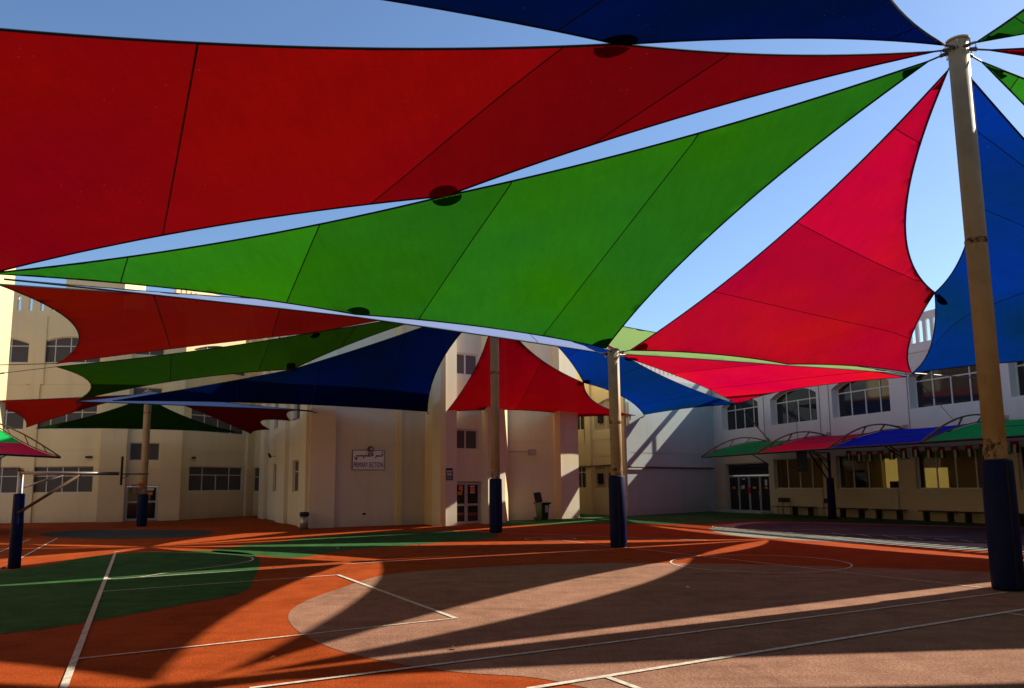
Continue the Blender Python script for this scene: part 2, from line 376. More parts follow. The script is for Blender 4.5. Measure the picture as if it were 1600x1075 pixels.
def wall_mesh(w, z0, z1, ops=(), u0=None, u1=None, thick=.25, mb=None):
    """front, back and reveals of a wall with openings; ops: dict(u0,u1,z0,z1,arch,depth)"""
    mb = mb or MB(); u0 = 0 if u0 is None else u0; u1 = w.L if u1 is None else u1
    ops = [dict(o) for o in ops]; br = {u0, u1}
    def top(o, u):
        if not o.get('arch'): return o['z1']
        t = (u - o['u0']) / (o['u1'] - o['u0']); h = o['arch']
        return o['z1'] - h + h * (1 - abs(2 * t - 1) ** o.get('pw', 2.6))
    for o in ops:
        br |= {o['u0'], o['u1']}
        if o.get('arch'): br |= {o['u0'] + (o['u1'] - o['u0']) * k / 12 for k in range(13)} | {o['u0'] + (o['u1'] - o['u0']) * k for k in (.03, .97)}
    br = sorted(b for b in br if u0 - 1e-6 <= b <= u1 + 1e-6)
    br = [b for i, b in enumerate(br) if i == 0 or b - br[i - 1] > 1e-4]
    P = lambda u, n, z: w.p(u, n, z)
    for a, b in zip(br, br[1:]):
        m = (a + b) / 2; act = sorted([o for o in ops if o['u0'] < m < o['u1']], key=lambda o: o['z0'])
        la = lb = z0
        for o in act + [None]:
            ha, hb = (z1, z1) if o is None else (o['z0'], o['z0'])
            if ha - la > 1e-5 or hb - lb > 1e-5:
                mb.poly([P(a, 0, la), P(b, 0, lb), P(b, 0, hb), P(a, 0, ha)])
                mb.poly([P(a, -thick, la), P(a, -thick, ha), P(b, -thick, hb), P(b, -thick, lb)])
            if o:
                dd = -o.get('depth', thick); ta, tb = top(o, a), top(o, b)
                mb.poly([P(a, 0, o['z0']), P(b, 0, o['z0']), P(b, dd, o['z0']), P(a, dd, o['z0'])])
                mb.poly([P(a, 0, ta), P(a, dd, ta), P(b, dd, tb), P(b, 0, tb)])
                if o.get('back'): mb.poly([P(a, dd, o['z0']), P(b, dd, o['z0']), P(b, dd, tb), P(a, dd, ta)])
                la, lb = ta, tb
    for o in ops:
        dd = -o.get('depth', thick)
        for uu in (o['u0'], o['u1']):
            t = top(o, uu); mb.poly([P(uu, 0, o['z0']), P(uu, 0, t), P(uu, dd, t), P(uu, dd, o['z0'])])
    mb.poly([P(u0, 0, z1), P(u1, 0, z1), P(u1, -thick, z1), P(u0, -thick, z1)])
    mb.poly([P(u0, 0, z0), P(u0, 0, z1), P(u0, -thick, z1), P(u0, -thick, z0)]); mb.poly([P(u1, 0, z0), P(u1, -thick, z0), P(u1, -thick, z1), P(u1, 0, z1)])
    return mb
def groove(u0, u1, z): return dict(u0=u0, u1=u1, z0=z - .018, z1=z + .018, depth=.02, back=1)
def raw(mb, name, m, parent):
    me = bpy.data.meshes.new(name); me.from_pydata(mb.v, [], mb.f); me.materials.append(m)
    o = bpy.data.objects.new(name, me); C.objects.link(o); o.parent = parent; return o
def wbox(mb, w, u0, u1, n0, n1, z0, z1): mb.box(((u0 + u1) / 2, (n0 + n1) / 2, (z0 + z1) / 2), (u1 - u0, n1 - n0, z1 - z0), w.mtx); return mb
def window(w, o, parent, cols=(.25, .5, .75), rows=(.68,), n=-.16, bar=.05, frame=None, pane=None, name='window', split_top=None):
    """frame with glazing bars and one pane per light"""
    frame = frame or M['trim']; pane = pane or M['glass']
    a, b, z0, z1 = o['u0'], o['u1'], o['z0'], o['z1']; h = z1 - z0; fb = MB()
    arch = o.get('arch', 0)
    def top(u):
        if not arch: return z1
        t = (u - a) / (b - a); return z1 - arch + arch * (1 - abs(2 * t - 1) ** o.get('pw', 2.6))
    wbox(fb, w, a, a + bar, n - .03, n + .03, z0, top(a + bar)); wbox(fb, w, b - bar, b, n - .03, n + .03, z0, top(b - bar))
    wbox(fb, w, a + bar, b - bar, n - .03, n + .032, z0, z0 + bar)
    if not arch: wbox(fb, w, a + bar, b - bar, n - .03, n + .03, z1 - bar, z1)
    else:
        ks = [a + bar + (b - a - 2 * bar) * k / 12 for k in range(13)]
        for k in range(12):
            ua, ub = ks[k], ks[k + 1]; ta, tb = top(ua) - .002, top(ub) - .002
            i = len(fb.v)
            for nn in (n - .03, n + .03):
                for uu, zz in ((ua, ta - bar), (ub, tb - bar), (ub, tb), (ua, ta)): fb.v.append(tuple(w.p(uu, nn, zz)))
            for f in ((0, 1, 2, 3), (4, 7, 6, 5), (0, 4, 5, 1), (3, 2, 6, 7)): fb.f.append(tuple(i + q for q in f))
    us = [a + (b - a) * c for c in cols]; zs = [z0 + h * r for r in rows]
    for r in zs: wbox(fb, w, a + bar, b - bar, n - .025, n + .025, r - bar / 2, r + bar / 2)
    for k, u in enumerate(us):
        zt = top(u) - (bar if True else 0)
        if split_top and k in split_top and zs: zt = zs[0] - bar / 2
        wbox(fb, w, u - bar / 2, u + bar / 2, n - .022, n + .028, z0 + bar, zt)
    f = fb.build(name, frame, parent)
    ue = [a] + us + [b]; ze = [z0] + zs + [None]
    for i in range(len(ue) - 1):
        for j in range(len(ze) - 1):
            pb = MB(); ua, ub = ue[i] + bar * .5, ue[i + 1] - bar * .5
            if split_top and ze[j + 1] is None:
                if i - 1 in split_top: ua = ue[i]
                if i in split_top: ub = ue[i + 1]
            za = ze[j] + bar * .5
            if ze[j + 1] is None: zb, zc = top(ua) - bar * .5, top(ub) - bar * .5
            else: zb = zc = ze[j + 1] - bar * .5
            if min(zb, zc) - za < .02: zb = max(zb, za + .02); zc = max(zc, za + .02)
            me = bpy.data.meshes.new('pane')
            vs = [w.p(ua, n - .005, za), w.p(ub, n - .005, za), w.p(ub, n - .005, zc), w.p((ua + ub) / 2, n - .005, (top((ua + ub) / 2) - bar * .5) if ze[j + 1] is None else zb), w.p(ua, n - .005, zb)]
            me.from_pydata([tuple(v) for v in vs], [], [(0, 1, 2, 3, 4)]); me.materials.append(pane)
            uvl = me.uv_layers.new(name='UVMap')
            for li, lp in enumerate(me.loops):
                v = vs[lp.vertex_index]; uvl.data[li].uv = ((v - w.P0).dot(w.u), v.z)
            po = bpy.data.objects.new('pane', me); C.objects.link(po); po.parent = f
    return f
def door(w, o, parent, leaves=2, n=-.16, mid=.47, frame=None, transom=None, papers=()):
    frame = frame or M['alu']; a, b, z0, z1 = o['u0'], o['u1'], o['z0'], o['z1']; bar = .06; ob = None; fb = MB()
    wbox(fb, w, a, a + bar, n - .04, n + .04, z0, z1); wbox(fb, w, b - bar, b, n - .04, n + .04, z0, z1); wbox(fb, w, a + bar, b - bar, n - .04, n + .04, z1 - bar, z1)
    zt = z1 - bar
    if transom:
        zt = z0 + (z1 - z0) * transom; wbox(fb, w, a + bar, b - bar, n - .04, n + .04, zt - .03, zt + .03)
        tp = MB(); wbox(tp, w, a + bar, b - bar, n - .01, n, zt + .03, z1 - bar)
        zt -= .03
    d = fb.build('door', frame, parent)
    if transom: tp.build('transom_pane', M['glass'], d)
    lw = (b - a - 2 * bar) / leaves
    for k in range(leaves):
        ua = a + bar + lw * k + .006; ub = ua + lw - .012; lf = MB(); s = .075; zm = z0 + (zt - z0) * mid
        wbox(lf, w, ua, ua + s, n - .02, n + .03, z0 + .02, zt - .01); wbox(lf, w, ub - s, ub, n - .02, n + .03, z0 + .02, zt - .01)
        for q0, q1 in ((z0 + .02, z0 + .14), (zt - .10, zt - .01)) + (((zm - .05, zm + .05),) if mid else ()): wbox(lf, w, ua + s, ub - s, n - .02, n + .03, q0, q1)
        lf.build('door_leaf', frame, d)
        gp = MB(); wbox(gp, w, ua + s, ub - s, n - .004, n + .004, z0 + .14, zt - .10); gp.build('door_pane', M['glass'], d)
        hx = ub - .04 if k % 2 == 0 else ua + .04
        hb = MB(); hb.tube([w.p(hx, n + .07, z0 + (zt - z0) * .42), w.p(hx, n + .07, z0 + (zt - z0) * .58)], .012, 6); hb.build('handle', M['steel'], d)
    return d
def sheet(w, u, z, sx, sz, n, m, parent, name='notice'):
    b = MB(); wbox(b, w, u - sx / 2, u + sx / 2, n, n + .006, z - sz / 2, z + sz / 2); return b.build(name, m, parent)
def pilaster(w, u0, u1, n, z0, z1, m, parent):
    b = MB(); wbox(b, w, u0, u1, 0.002, n, z0, z1); return b.build('pilaster', m, parent)
def slot_parapet(w, u0, u1, z0, z1, m, parent, step=.62, sw=.2, name='parapet', thick=.18):
    ops = []; u = u0 + step
    while u < u1 - step * .6:
        ops.append(dict(u0=u - sw / 2, u1=u + sw / 2, z0=z0 + (z1 - z0) * .22, z1=z0 + (z1 - z0) * .82, arch=sw * .5, pw=1.2)); u += step
    mb = wall_mesh(w, z0, z1, ops, u0, u1, thick); return raw(mb, name, m, parent)

def op(w, x0, x1, y0, y1, **k):
    a, b, c, d = w.rect(x0, x1, y0, y1); q = dict(u0=a, u1=b, z0=c, z1=d); q.update(k); return q

# ------------------------------------------------------------------ left school building (cream, three storeys)
LB = thing('school_building', 'cream three storey school building on the left with lattice screened windows and an entrance bay', 'building')
La = Wall((-31.5, 41.95), (-22.75, 42.72)); Lf = Wall((-22.65, 42.15), (-18.85, 43.75)); Lc = Wall((-19.35, 43.75), (-16.9, 49.2))
CL = M['cream_left']
ug = La.rect(47, 145, 730, 770)
bays = [(ug[0], ug[1]), (La.hit(3, 750)[0] - 3.0, La.hit(30, 750)[0])]
ops = []
for a, b in bays:
    ops += [dict(u0=a, u1=b, z0=1.6, z1=3.05), dict(u0=a, u1=b, z0=5.1, z1=6.6), dict(u0=a, u1=b, z0=8.85, z1=10.35, arch=.38, pw=2.0)]
gr = [groove(0, La.L, 3.95), groove(0, La.L, 7.6), groove(0, La.L, .55)]
raw(wall_mesh(La, 0, 11.5, ops + gr), 'wall', CL, LB)
for o in ops: window(La, o, LB, rows=(.64,), pane=M['screen'], n=-.12)
for px in ((36, 52),):
    a = La.hit(px[0], 770)[0]; b = La.hit(px[1], 770)[0]; pilaster(La, a, b, .12, 0, 7.62, CL, LB); pilaster(La, a - .18, b + .15, .10, 7.62, 11.5, CL, LB)
slot_parapet(La, 0, La.hit(103, 480)[0], 11.502, 13.0, CL, LB)
rb = MB(); wbox(rb, La, La.hit(103, 450)[0], La.hit(195, 455)[0], -3, .004, 11.502, 14.6); rb.build('roof_block', CL, LB)
# entrance bay standing forward
u_a, u_b = Lf.hit(193, 790)[0], Lf.hit(248, 790)[0]
ops = [dict(u0=u_a, u1=u_b, z0=0.0, z1=11.2, depth=.3, back=0)]
eb = MB(); wbox(eb, Lf, 0, u_a, -.6, 0, 0, 11.9); wbox(eb, Lf, u_b, Lf.L, -.6, 0, 0, 11.9); wbox(eb, Lf, u_a, u_b, -.6, -.002, 11.0, 11.9)
eb.build('entrance_piers', CL, LB)
Lr = Wall(Lf.p(u_a, -.3, 0), Lf.p(u_b, -.3, 0)); zt = 1.98; ym = .12
ops = [dict(u0=.02, u1=Lr.L - .05, z0=0.0, z1=zt)] + [dict(u0=.12, u1=Lr.L - .1, z0=z, z1=z + 1.0) for z in (3.35, 6.5, 9.35)]
raw(wall_mesh(Lr, 0, 11.0, ops, thick=.22), 'entrance_wall', CL, LB)
door(Lr, ops[0], LB, 2, n=-.12, mid=.55)
for o in ops[1:]: window(Lr, o, LB, cols=(.5,), rows=(), pane=M['screen'], n=-.1)
sheet(Lr, Lr.L * .73, 1.75, .36, .14, -.08, M['white_paper'], LB); sheet(Lr, Lr.L * .72, 1.52, .26, .16, -.08, M['orange_paper'], LB)
# receding bay
u1, u2 = Lc.hit(295, 750)[0], Lc.hit(379, 750)[0]
ops = [dict(u0=u1, u1=u2, z0=1.6, z1=3.05), dict(u0=u1, u1=u2, z0=5.1, z1=6.6), dict(u0=u1, u1=u2, z0=8.85, z1=10.5, arch=.5, pw=1.6)]
raw(wall_mesh(Lc, 0, 12.2, ops + [groove(0, Lc.L, 3.95), groove(0, Lc.L, .55)]), 'wall', CL, LB)
for o in ops: window(Lc, o, LB, rows=(.66,), cols=(.25, .5, .75), pane=M['screen'], n=-.12, split_top=(1,))
slot_parapet(Lc, -.3, Lc.L, 12.202, 13.65, CL, LB, step=.36, sw=.12)
a, b = Lc.hit(380, 790)[0], Lc.hit(393, 790)[0]; pilaster(Lc, a, b, .22, 0, 12.2, CL, LB)
Ld = Wall((-16.88, 49.25), (-14.4, 50.2)); 
o = op(Ld, 391, 409, 730, 768); o['u1'] = o['u0'] + 1.2
raw(wall_mesh(Ld, 0, 12.2, [o]), 'wall', CL, LB); window(Ld, o, LB, cols=(.5,), rows=(.6,), pane=M['screen'], n=-.1)
rf = MB(); rf.box((0, 0, 0), (.01, .01, .01)); 
rf = MB(); rf.poly([La.p(0, -.2, 11.3), La.p(La.L, -.2, 11.3), Lf.p(Lf.L, -.5, 11.3), Lc.p(Lc.L, -.2, 11.3), Ld.p(Ld.L, -.2, 11.3), (-17, 60, 11.3), (-32, 60, 11.3)]); rf.build('roof', CL, LB)
for px, py, w in ((143, 714, La), (303, 715, Lc)):
    u, z = w.hit(px, py); cb = MB(); wbox(cb, w, u - .05, u + .05, 0, .1, z - .05, z + .05); cb.tube([w.p(u, .1, z), w.p(u - .25, .18, z - .02)], .06, 8); cb.build('camera_housing', M['black'], LB)
# wing at the far left, sunlit side
WG = thing('school_wing', 'sunlit cream school wing at the left edge with an arched window', 'building')
Wg = Wall((-23.9, 19), (-22.75, 34.2)); Wg.n = Vector((Wg.u.y, -Wg.u.x, 0))
ops = []
for k, uu in enumerate((12.9, 9.2, 5.5, 1.8)):
    for z in (1.5, 5.0, 8.6): ops.append(dict(u0=uu - .75, u1=uu + .75, z0=z, z1=z + 1.7, arch=.4, pw=1.5))
raw(wall_mesh(Wg, 0, 12.4, ops, thick=.3), 'wall', CL, WG)
for o in ops: window(Wg, o, WG, cols=(.5,), rows=(.62,), n=-.25)
bx = MB(); wbox(bx, Wg, 0, Wg.L - .02, -7, -.32, 0, 12.3); bx.build('inner_mass', M['dark'], WG)
rt = Wall(Wg.p(Wg.L, 0, 0), Wg.p(Wg.L, -7, 0)); raw(wall_mesh(rt, 0, 12.4, thick=.02), 'end_wall', CL, WG)

# ------------------------------------------------------------------ primary block in the middle
PB = thing('school_building', 'beige primary section block in the middle with a signboard and glazed double door', 'building')
CR = M['cream']; HT = 12.9
G2 = lambda x, y: gnd(x, y)
q = [gnd(409, 809), gnd(482, 825.5)]
Pm = Wall((-15.0, 46.2), q[1] + Vector((-.05, .1, 0)))
ops = []
for x0, x1 in ((426.5, 434), (457, 468.5)):
    a = Pm.hit(x0, 745)[0]; b = Pm.hit(x1, 745)[0]; ops += [dict(u0=a, u1=b, z0=z, z1=z + 1.5) for z in (1.55, 5.0, 8.6)]
raw(wall_mesh(Pm, 0, HT, ops + [groove(0, Pm.L, 3.75)]), 'wall', CR, PB)
for o in ops: window(Pm, o, PB, cols=(), rows=(.64,), pane=M['screen'], n=-.12)
for x0, x1, n in ((410, 417, .25), (436, 449, .2), (470, 481, .15)):
    pilaster(Pm, max(0, Pm.hit(x0, 800)[0]), min(Pm.L, Pm.hit(x1, 800)[0]), n, 0, HT, CR, PB)
u, z = Pm.hit(437, 713); cb = MB(); cb.tube([Pm.p(u, .2, z), Pm.p(u, .5, z)], .02, 6); cb.tube([Pm.p(u - .3, .5, z + .1), Pm.p(u + .1, .5, z)], .07, 8); cb.tube([Pm.p(u + .12, .5, z - .05), Pm.p(u + .4, .6, z + .1)], .06, 8); cb.build('floodlight', M['black'], PB)
pl = [(482, 825.5), (522, 824.4), (618, 820.2), (663, 819), (688, 822.4), (714, 821), (763, 817.2), (790, 816.6), (795, 812.7), (877, 811.0), (906, 809.2)]
pp = [gnd(*k) for k in pl]
P1 = Wall(pp[0], pp[1]); P2 = Wall(pp[1] + Vector((-.04, .16, 0)), pp[3]); P4 = Wall(pp[3], pp[4]); P5 = Wall(pp[4], pp[5])
P7 = Wall(gnd(763, 818.6), pp[7]); P6 = Wall(P5.p(P5.L, -.35, 0), P7.p(0, -.35, 0))
P8 = Wall(P7.p(P7.L, 0, 0), gnd(795.5, 813.2)); P9 = Wall(gnd(795.5, 813.2), pp[9]); P10 = Wall(pp[9], pp[10])
GZ = 3.62
raw(wall_mesh(P1, 0, HT, [groove(0, P1.L, GZ)], thick=.4), 'wall', CR, PB)
raw(wall_mesh(P2, 0, HT, [groove(0, P2.L, GZ)]), 'wall', CR, PB)
pilaster(P2, P2.hit(617, 790)[0], P2.hit(626, 790)[0], .14, 0, HT, M['ochre'], PB)
raw(wall_mesh(P4, 0, HT), 'wall', M['ochre'], PB)
raw(wall_mesh(P5, 0, HT, thick=.6), 'wall', CR, PB)
b = MB(); wbox(b, P7, 0, P7.L, -.6, 0, 0, HT); b.build('pier', CR, PB)
u0, u1 = .02, P6.L - .02
dz = P6.hit(738, 752)[1]
w2 = P6.rect(714.5, 757, 671, 703); w3 = P6.rect(717, 754, 553, 587)
ops = [dict(u0=.01, u1=P6.L * .97, z0=0.0, z1=dz), dict(u0=.06, u1=P6.L * .88, z0=w2[2], z1=w2[3]), dict(u0=.06, u1=P6.L * .88, z0=w3[2], z1=w3[3])]
raw(wall_mesh(P6, 0, HT, ops, thick=.25), 'wall', CR, PB)
dr = door(P6, ops[0], PB, 2, n=-.1, mid=.47)
for o in ops[1:3]: window(P6, o, PB, cols=(.5,), rows=(), pane=M['screen'], n=-.1, bar=.07)
L6 = P6.L
for uu, zz, sx, sz, mm in ((.30, 1.70, .22, .2, 'orange_paper'), (.27, 1.45, .24, .16, 'orange_paper'), (.33, 1.56, .05, .1, 'white_paper'), (.69, 1.62, .26, .17, 'orange_paper'), (.69, 1.76, .27, .06, 'white_paper'), (.69, 1.48, .27, .06, 'white_paper'), (.70, .48, .5, .13, 'rust'), (.28, .5, .4, .1, 'rust')):
    sheet(P6, uu * L6, zz * dz / 2.0, sx, sz, -.055, M[mm], PB)
raw(wall_mesh(P8, 0, HT), 'wall', M['ochre'], PB)
raw(wall_mesh(P9, 0, HT, [groove(0, P9.L, GZ + .35)]), 'wall', CR, PB)
pilaster(P9, P9.L - .34, P9.L - .004, .1, 0, HT, M['ochre'], PB)
raw(wall_mesh(P10, 0, HT), 'wall', CR, PB)
P11 = Wall(P10.p(P10.L, 0, 0), P10.p(P10.L, 0, 0) + Vector((-3.2, 11, 0))); raw(wall_mesh(P11, 0, HT), 'wall', CR, PB)
P12 = Wall(P11.p(P11.L, 0, 0), (-2, 72)); P13 = Wall((-2, 72), (-14.6, 74)); P14 = Wall((-14.6, 74), (-15.0, 46.2))
for w in (P12, P13, P14): raw(wall_mesh(w, 0, HT), 'wall', CR, PB)
rf = MB(); rf.poly([Pm.p(0, -.1, HT - .1), Pm.p(Pm.L, -.1, HT - .1), P1.p(P1.L, -.1, HT - .1), P2.p(P2.L, -.1, HT - .1), P5.p(P5.L, -.1, HT - .1), P7.p(P7.L, -.1, HT - .1), P9.p(P9.L, -.1, HT - .1), P10.p(P10.L, -.1, HT - .1), (.5, 51, HT - .1), (-2, 72, HT - .1), (-14.5, 74, HT - .1)]); rf.build('roof', CR, PB)
u, z = P2.hit(569, 803); sheet(P2, u, z, .16, .09, 0, M['dark'], PB, 'vent')

# ------------------------------------------------------------------ yellow return and grey gable
YB = thing('school_building', 'yellow two storey school building behind the second pole, weathered walls', 'building')
Q1 = Wall((2.2, 49.4), (6.33, 42.9))
wa = Q1.rect(928, 979, 726, 763); wb = Q1.rect(906, 916, 727, 763)
up = Q1.rect(928, 978, 622, 671); ub = Q1.rect(904, 913, 650, 672)
ops = [dict(u0=wa[0], u1=wa[1], z0=wa[2], z1=wa[3]), dict(u0=wb[0] - 1, u1=wb[1], z0=wb[2], z1=wb[3]), dict(u0=up[0], u1=up[1], z0=up[2], z1=up[3], arch=.35, pw=1.6), dict(u0=ub[0] - 1, u1=ub[1], z0=ub[2], z1=up[3], arch=.3, pw=1.6)]
raw(wall_mesh(Q1, 0, 9.2, ops + [groove(0, Q1.L, 4.3), groove(0, Q1.L, 3.35), groove(0, Q1.L, .4)]), 'wall', M['ochre'], YB)
blindmat = mat('boarded_window_panel', (.50, .37, .17), .8)
for k, o in enumerate(ops):
    window(Q1, o, YB, cols=(.36, .72) if k in (0, 2) else (.33, .66), rows=() if k == 0 else (.7,), n=-.12, pane=blindmat if k in (0, 2) else M['glass'])
for k in (0, 2):
    o = ops[k]
    for f in (.18, .54, .88):
        b = MB(); uu = o['u0'] + (o['u1'] - o['u0']) * f; zc = o['z0'] + (o['z1'] - o['z0']) * .42; wbox(b, Q1, uu - .22, uu + .22, -.11, -.02, zc - .3, zc + .3); b.build('cooler_unit', M['dark'], YB)
a, b_ = Q1.hit(919, 760)[0], Q1.hit(927, 760)[0]; pilaster(Q1, a, b_, .16, 0, 9.2, M['ochre'], YB)
pilaster(Q1, Q1.L - .45, Q1.L - .005, .1, 0, 9.2, M['ochre'], YB)
GB = thing('school_building', 'pale grey blank gable wall between the yellow building and the arcade building', 'building')
Q2 = Wall((6.36, 42.85), (12.96, 49.14))
pn = Q2.rect(987, 1112, 735, 801)
ops = [groove(Q2.hit(986, 732)[0], Q2.L - .6, .25), groove(Q2.hit(986, 732)[0], Q2.L - .6, 3.5), dict(u0=Q2.L - .62, u1=Q2.L - .58, z0=.27, z1=7.6, depth=.02, back=1)]
raw(wall_mesh(Q2, 0, 7.9, ops), 'wall', M['grey_wall'], GB)
slot_parapet(Q2, 0, Q2.L, 7.902, 9.3, M['white_wall'], GB, step=.42, sw=.16)
pb = MB(); zz = Q2.hit(1040, 731)[1]; pb.tube([Q2.p(.0, .1, zz + .02), Q2.p(Q2.L * .95, .1, zz)], .05, 8); pb.build('wall_pipe', M['rust'], GB)
pb = MB(); pb.tube([Q1.p(.5, .2, 2.75), Q1.p(Q1.L - .3, .2, 2.85)], .035, 8); pb.build('wall_pipe', M['rust'], YB)
pb = MB(); u, z = Q1.hit(913, 650); pb.tube([Q1.p(u, .05, 6.2), Q1.p(u + .03, .06, 4.8), Q1.p(u + .12, .05, 3.9), Q1.p(u + .1, .05, 3.4)], .025, 5); pb.build('hanging_wire', M['cable'], YB)

# ------------------------------------------------------------------ right hand arcade building
RB = thing('school_building', 'white two storey building on the right with arched upper windows and curved awnings along it', 'building')
d = Vector((.338, -.941, 0)); r0 = Vector((13.05, 48.6, 0)) - d * .9; RW = Wall(r0, r0 + d * 40)
WW = M['white_wall']
ups = [RW.rect(1134, 1195, 606, 668, -.42), RW.rect(1213, 1289, 612, 660, -.42), RW.rect(1312, 1404, 596, 651, -.42), RW.rect(1431, 1545, 578, 634, -.42)]
DBG = [('up', k) for k in ups]
pitch = (ups[3][0] - ups[1][0]) / 2; wid = ups[2][1] - ups[2][0]
zs0 = sum(k[2] for k in ups) / 4; zs1 = sum(k[3] for k in ups) / 4
U0 = ups[1][0] - pitch
upo = [dict(u0=U0 + pitch * k + (.1 if k == 0 else 0), u1=U0 + pitch * k + wid, z0=zs0, z1=zs1 + .05, arch=.42, pw=2.6, depth=.5) for k in range(8)]
dr_ = RW.rect(1136, 1204, 722, 797); gw = [RW.rect(1212, 1299, 712, 763.5), RW.rect(1318, 1420, 708, 764), RW.rect(1434, 1560, 706, 764)]
DBG += [('door', dr_)] + [('gw', k) for k in gw]
gz0 = sum(k[2] for k in gw) / 3; gz1 = sum(k[3] for k in gw) / 3
gro = [dict(u0=dr_[0] - .1, u1=U0 + pitch - .45, z0=0.0, z1=gz1 - .15, depth=.3)] + [dict(u0=U0 + pitch * k, u1=U0 + pitch * k + wid + .15, z0=gz0, z1=gz1, depth=.3) for k in range(1, 8)]
raw(wall_mesh(RW, 0, 7.55, upo + gro + [groove(0, 40, zs0 - 1.25)], thick=.55), 'wall', WW, RB)
raw(wall_mesh(RW, 7.552, 9.25, [dict(u0=.3, u1=2.2, z0=7.95, z1=8.9), dict(u0=2.32, u1=4.3, z0=7.95, z1=8.9)], 0, 4.6, .10), 'parapet', WW, RB)  # long openings shaped to cast one unbroken sun streak on the grey gable
slot_parapet(RW, 4.602, 40, 7.552, 9.25, WW, RB, step=.40, sw=.24, thick=.10)
b = MB(); wbox(b, RW, 0, 40, .002, .05, 7.5, 7.62); b.build('cornice', WW, RB)
DG = M['glass']
for o in upo: window(RW, o, RB, cols=(.25, .5, .75), rows=(.66,), n=-.42, bar=.06, split_top=(1,), pane=DG)
door(RW, gro[0], RB, 4, n=-.2, mid=0, transom=.76)
for k, (f, zz, mm, sx, sz) in enumerate(((.14, 1.45, 'orange_paper', .3, .14), (.36, 1.5, 'white_paper', .3, .2), (.33, 1.42, 'orange_paper', .25, .12), (.62, 1.45, 'orange_paper', .3, .12), (.88, 1.45, 'orange_paper', .28, .12), (.88, 1.75, 'white_paper', .2, .35), (.5, 1.3, 'red_flag', .25, .35), (.38, 1.98, 'white_paper', .3, .08))):
    sheet(RW, gro[0]['u0'] + (gro[0]['u1'] - gro[0]['u0']) * f, zz, sx, sz, -.165, M[mm], RB)
for o in gro[1:]: window(RW, o, RB, cols=(.25, .5, .75), rows=(), n=-.2, bar=.05, pane=M['clear'])
# pilasters between the bays, parapet panels under the ground floor windows
for k in range(1, 8):
    o = gro[k]; b = MB(); wbox(b, RW, o['u0'], o['u1'], .002, .12, .42, gz0 - .01); b.build('sill_panel', WW, RB)
# ground floor rooms
rear = Wall(RW.p(0, -6.0, 0), RW.p(40, -6.0, 0)); rops = []
for px0, px1, py0, py1 in ((1378, 1421, 716, 764), (1440, 1482, 731, 763)):
    q = RW.rect(px0, px1, py0, py1, -6.0); rops.append(dict(u0=q[0], u1=q[1], z0=q[2], z1=q[3]))
raw(wall_mesh(rear, 0, 3.55, rops, thick=.2), 'rear_wall', M['inside'], RB)
for q in rops:
    b = MB(); wbox(b, rear, q['u0'] - .002, q['u1'] + .002, -.215, -.205, q['z0'] - .002, q['z1'] + .002); b.build('window_blind', M['blind'], RB)
b = MB(); wbox(b, RW, 0, 40, -6.2, -.56, 3.55, 3.75); wbox(b, RW, 0, 40, -6.2, -.56, 7.3, 7.5); b.build('floor_slab', WW, RB)
b = MB(); wbox(b, RW, 0, 40, -5.9, -.57, .0, .03); b.build('room_floor', M['grey_wall'], RB)
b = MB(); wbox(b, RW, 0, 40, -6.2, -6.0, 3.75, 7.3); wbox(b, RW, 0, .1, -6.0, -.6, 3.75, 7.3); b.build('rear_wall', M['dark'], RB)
for k in (1, 5, 7):
    b = MB(); u = U0 + pitch * k - .3; wbox(b, RW, u - .08, u + .08, -6.0, -.56, .03, 3.55); b.build('partition', M['inside'], RB)
r = RW.rect(1346, 1361, 737, 762, -3); b = MB(); wbox(b, RW, r[0], r[1], -3.03, -3.0, r[2], r[3]); b.build('notice_board', M['orange_paper'], RB)
for k in range(5):
    b = MB(); u = r[0] + (r[1] - r[0]) * (k + .5) / 5; wbox(b, RW, u - .012, u + .012, -2.99, -2.96, r[2], r[3]); b.build('grille_bar', M['black'], RB)
for x0, x1, y0, y1 in ((1332, 1343, 735, 764), (1390, 1398, 752, 764), (1400, 1409, 752, 764), (1215, 1232, 735, 763), (1244, 1256, 742, 763)):
    r = RW.rect(x0, x1, y0, y1, -2.5); b = MB(); wbox(b, RW, r[0], r[1], -2.9, -2.5, max(.03, r[2] - .8), r[3]); b.build('cupboard', M['maroon'] if x0 in (1390, 1400) else M['dark'], RB, bevel=.02)
rf = MB(); rf.poly([RW.p(0, -.1, 7.52), RW.p(40, -.1, 7.52), RW.p(40, -6.2, 7.52), RW.p(0, -6.2, 7.52)]); rf.build('roof', WW, RB)
# step at the door
b = MB(); wbox(b, RW, .1, U0 + pitch - .3, .0, .8, 0.0, .12); b.build('doorstep', M['grey_wall'], RB, bevel=.01)
# vertical conduits on the upper wall
for px in (1196, 1247, 1284, 1299, 1424):
    u = RW.hit(px, 690)[0]; b = MB(); b.tube([RW.p(u, .02, 3.9), RW.p(u + .02, .02, 7.4)], .012, 5); b.build('wall_wire', M['cable'], RB)

# unseen walls added around the court to cut the ambient light
BB = thing('school_building', 'unseen building added behind the viewpoint to cut ambient light on the court', 'building')
for P_, Q_2 in (((34, -20), (-26, -20)), ((-26, -20), (-24.0, 18.8)), ((26.6, 10.8), (34, -19.8))):
    w = Wall(P_, Q_2); ops = []; u = 1.5
    while u < w.L - 4.5:
        ops += [dict(u0=u, u1=u + 3.2, z0=z, z1=z + 1.6) for z in (1.5, 5.2, 8.8)]; u += 4.8
    raw(wall_mesh(w, 0, 12, ops), 'wall', M['inside'], BB); b = MB(); wbox(b, w, 0, w.L, -6, -.27, 0, 11.9); b.build('inner_mass', M['dark'], BB)

